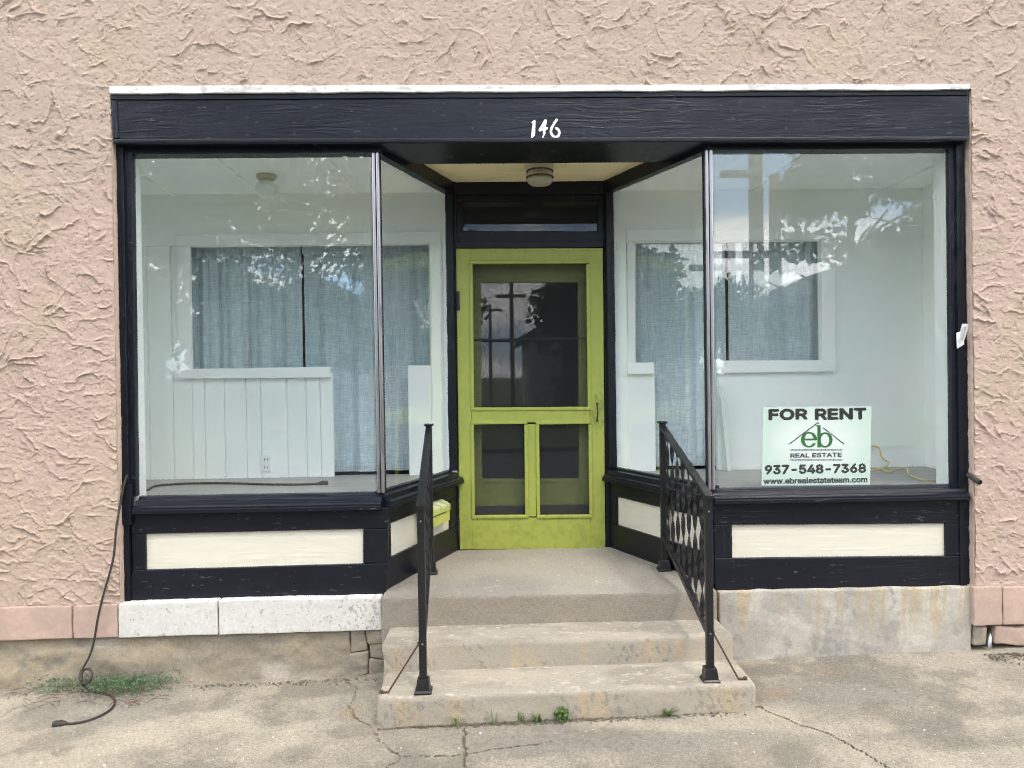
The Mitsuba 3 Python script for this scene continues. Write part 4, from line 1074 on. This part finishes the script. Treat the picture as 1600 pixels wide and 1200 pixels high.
# creeping ground cover at the left
r = np.random.default_rng(12); ms, st = [], []
for k in range(64):
    px, py = r.normal(160, 52), r.normal(1076, 9)
    px = np.clip(px, 60, 262)
    p0 = gp(px, min(max(py, 1060), 1092), .0)
    ms.append(leaves(p0 + [0, 0, .022 + .03 * r.random()], .08, 52, .0062, 100 + k, flat=.55))
for k in range(60):
    p0 = gp(r.uniform(30, 240), r.uniform(1070, 1104), .004)
    az = r.uniform(0, 6.28)
    st.append(tube([p0, p0 + [.05 * math.cos(az), .03 * math.sin(az), .02], p0 + [.11 * math.cos(az + .4), .06 * math.sin(az + .4), .008]], .0013, 4, smooth_n=7))
gc = thing('creeping_weed', 'creeping green weed at the wall foot around the hanging cord', 'weed')
add(gc + '__leaf', cat_(ms), 'ground_cover', kind='stuff', smooth=False)
add(gc + '__stem', cat_(st), 'dry_stem', 'brown wiry stems', kind='stuff', smooth=False)
# dirt and crumbs along the foot of the steps and walls
r = np.random.default_rng(15); ms = []
for k in range(2600):
    u = r.random()
    if u < .62:
        b = stepbase(r.triangular(600, 880, 1178)) + [0, .012 - abs(r.normal(0, .017)), 0]
    elif u < .8:
        b = np.array([r.uniform(-2.6, -.6), -.07 - abs(r.normal(0, .03)), 0]); b[2] = ground_z(b[0]) + .002
    else:
        b = np.array([r.uniform(2.5, 2.9), -.10 - abs(r.normal(0, .05)), 0]); b[2] = ground_z(b[0]) + .004
    m = trimesh.creation.icosahedron(); m.apply_scale(r.uniform(.4, 1.6, 3) * r.choice([.0016, .003, .0052], p=[.5, .35, .15])); m.apply_translation(b); ms.append(m)
add('dirt_litter', cat_(ms), 'crack_dirt', 'dark dirt and crumbs gathered along the foot of the steps and wall', kind='stuff', cat='litter')
ms = []
for k in range(420):
    x, y = r.uniform(-2.6, 2.8), r.uniform(-1.2, -.08)
    m = trimesh.creation.icosahedron(); m.apply_scale(r.uniform(.5, 1.2, 3) * r.choice([.0022, .003, .0055], p=[.6, .3, .1])); m.apply_translation((x, y, ground_z(x) + .002)); ms.append(m)
for k in range(60):
    x, y = r.uniform(-.3, .9), r.uniform(-.05, .9)
    m = trimesh.creation.icosahedron(); m.apply_scale(r.uniform(.5, 1.2, 3) * .0025); m.apply_translation((x, y, .398)); ms.append(m)
add('grit', cat_(ms), 'pebble', 'pale grit and paint flakes scattered on pavement and landing', 'grit', kind='stuff')

# ------------------------------------------------------------------ across the street: what the panes mirror
def vpt(px, py, L):
    """The point, L metres in front of the shop front, that the front panes mirror towards the eye at this pixel."""
    d = FWD + (px - 800) / FOC * RGT - (py - 600) / FOC * UPC
    k = (4.09 + L) / d[1]
    p = EYE + d * k
    return np.array([p[0], -L, p[2]])


def tree(name, label, cx, cy, h, rad, seed, n=6000, low=.12, leaf=.14):
    t = thing(name, label, 'tree')
    r = np.random.default_rng(seed); g = ground_z(cx)
    tips = []; ms = [tube([[cx, cy, g - .1], [cx + .1, cy, g + h * .3], [cx - .1, cy + .1, g + h * .6], [cx, cy, g + h * .9]], [.05 * rad + .09, .04 * rad + .07, .05 * rad, .02], 9)]
    for k in range(16):
        z0 = g + h * r.uniform(low, .75); az = r.uniform(0, 6.28)
        e = np.array([cx + rad * .75 * math.cos(az), cy + rad * .75 * math.sin(az), z0 + h * .14])
        ms.append(tube([[cx, cy, z0], (np.array([cx, cy, z0]) + e) / 2 + [0, 0, .15], e], [.06, .04, .015], 6)); tips.append(e)
    add(t + '__trunk', cat_(ms), 'bark')
    V = []
    cl = []
    for k in range(46):
        zz = r.uniform(low, 1.0)
        rr = rad * math.sqrt(max(.05, 1 - ((zz - .55) / .5) ** 2)) * math.sqrt(r.random())
        az = r.uniform(0, 6.28)
        cl.append((cx + rr * math.cos(az), cy + rr * math.sin(az), g + zz * h))
    for c_ in cl:
        V.append(leaves(np.array(c_), rad * r.uniform(.24, .42), n // 46, leaf, int(r.integers(1e6)), .8))
    add(t + '__crown', cat_(V), 'foliage_dark', smooth=False)


def tree_at(px, L, top_py, wpx, label, seed, **k):
    p = vpt(px, top_py, L)
    tree('street_tree', label, p[0], -L, p[2] - ground_z(p[0]), wpx / FOC * (4.09 + L) / 2, seed, **k)


tree_at(230, 11, 215, 420, 'broad dark tree across the street mirrored at the left window edge', 1, n=13000, leaf=.10)
tree_at(470, 13, 190, 430, 'tall dark tree across the street mirrored in the middle of the left window', 2, n=13000, leaf=.11)
tree_at(610, 15, 330, 250, 'smaller dark tree across the street left of the door reflection', 3, n=9000, leaf=.12)
tree_at(985, 20, 395, 300, 'rounded dark tree across the street mirrored in the screen door', 4, n=9000, leaf=.2)
tree_at(1330, 15, 190, 250, 'tall dark tree across the street behind the two poles', 5, n=5200)
tree_at(1500, 14, 215, 340, 'broad dark tree across the street mirrored at the right window edge', 6, n=6500)
tree_at(1150, 34, 445, 190, 'low distant tree mirrored below the clouds', 7, n=2600)
tree_at(-90, 12, 260, 420, 'dark tree across the street beyond the left end of the building', 8, n=4500)
tree_at(1760, 15, 260, 420, 'dark tree across the street beyond the right end of the building', 9, n=4500)


def pole(px, L, top_py, rad, arms, label):
    p = vpt(px, top_py, L); g = ground_z(p[0])
    k = thing('utility_pole', label, 'utility pole', 'wooden poles across the street')
    add(k + '__pole', tube([[p[0], -L, g - .2], [p[0], -L, p[2]]], [rad * 1.15, rad * .9], 14), 'weathered_wood')
    for py, a, b in arms:
        q0, q1 = vpt(a, py, L), vpt(b, py + 1, L)
        add(k + '__crossarm', boxm(q0[0], q1[0], -L - .1 + .2, -L + .2, q0[2] - .07, q0[2] + .07, res=2, wob=0), 'weathered_wood')
    return p


p1 = pole(1177, 12, -40, .145, [(275, 1122, 1185), (400, 1110, 1240)], 'tall wooden utility pole with two crossarms across the street')
p2 = pole(1210, 13.5, 273, .14, [], 'shorter wooden pole beside the tall utility pole')
p3 = pole(800, 26, 390, .085, [(420, 765, 835), (455, 775, 825)], 'distant utility pole mirrored in the door glass')
p4 = pole(765, 40, 470, .10, [(480, 745, 785)], 'farthest utility pole mirrored in the door glass')
for k, (dz, dx) in enumerate(((0, -.5), (.0, .5), (-.9, 0), (-1.4, 0))):
    a = np.array([p1[0] + dx, -12.0, p1[2] - .6 + dz]); b = np.array([p3[0] - 6, -24.0, p3[2] + 2 + dz]); c0 = np.array([p1[0] + 22, -12.5, p1[2] - .3 + dz])
    pts = [a + (b - a) * u + [0, 0, -1.1 * 4 * u * (1 - u) * .6] for u in np.linspace(0, 1, 16)]
    pt2 = [a + (c0 - a) * u + [0, 0, -1.0 * 4 * u * (1 - u) * .6] for u in np.linspace(0, 1, 12)]
    add('overhead_wire', cat_([tube(pts, .014, 5), tube(pt2, .014, 5)]), 'black_rubber', ('uppermost', 'second', 'third', 'lowest')[k] + ' of the sagging wires across the street', 'wire', 'overhead wires across the street')


def house(px0, px1, L, eave_py, ridge_py, m, label):
    a, b = vpt(px0, 590, L), vpt(px1, 590, L)
    x0, x1 = a[0], b[0]; ze, zr_ = vpt(px0, eave_py, L)[2], vpt(px0, ridge_py, L)[2]; g = ground_z((x0 + x1) / 2) - .2
    h = thing('house', label, 'house')
    dpt = 7.0
    body = Polygon([(x0, g), (x1, g), (x1, ze), ((x0 + x1) / 2, zr_), (x0, ze)])
    add(h + '__wall', prism(body, lambda a_, b_, c_: np.stack([a_, c_, b_], 1), -L - dpt, -L), m)
    xm = (x0 + x1) / 2
    for s_, xe in ((-1, x0), (1, x1)):
        q = Polygon([(xm, zr_ + .02), (xm, zr_ + .2), (xe + s_ * .4, ze - .1), (xe + s_ * .4, ze - .28)])
        add(h + '__roof', prism(q, lambda a_, b_, c_: np.stack([a_, c_, b_], 1), -L - dpt - .3, -L + .35), 'roof_dark')
    for fx in (.22, .68):
        xw = x0 + (x1 - x0) * fx; w_ = (x1 - x0) * .13
        wk = add(h + '__window', boxm(xw - .06, xw + w_ + .06, -L, -L + .05, g + 1.05, g + 2.45, res=2, wob=0), 'siding')
        add(wk + '__pane', boxm(xw, xw + w_, -L + .04, -L + .06, g + 1.12, g + 2.38, res=2, wob=0), 'dark_pane')


house(300, 640, 22, 505, 430, 'siding', 'pale sided house across the street behind the left trees')
house(1230, 1560, 21, 480, 400, 'brick_red', 'red brick house across the street behind the right trees')
house(830, 1080, 24, 520, 450, 'siding', 'pale house across the street mirrored in the door')
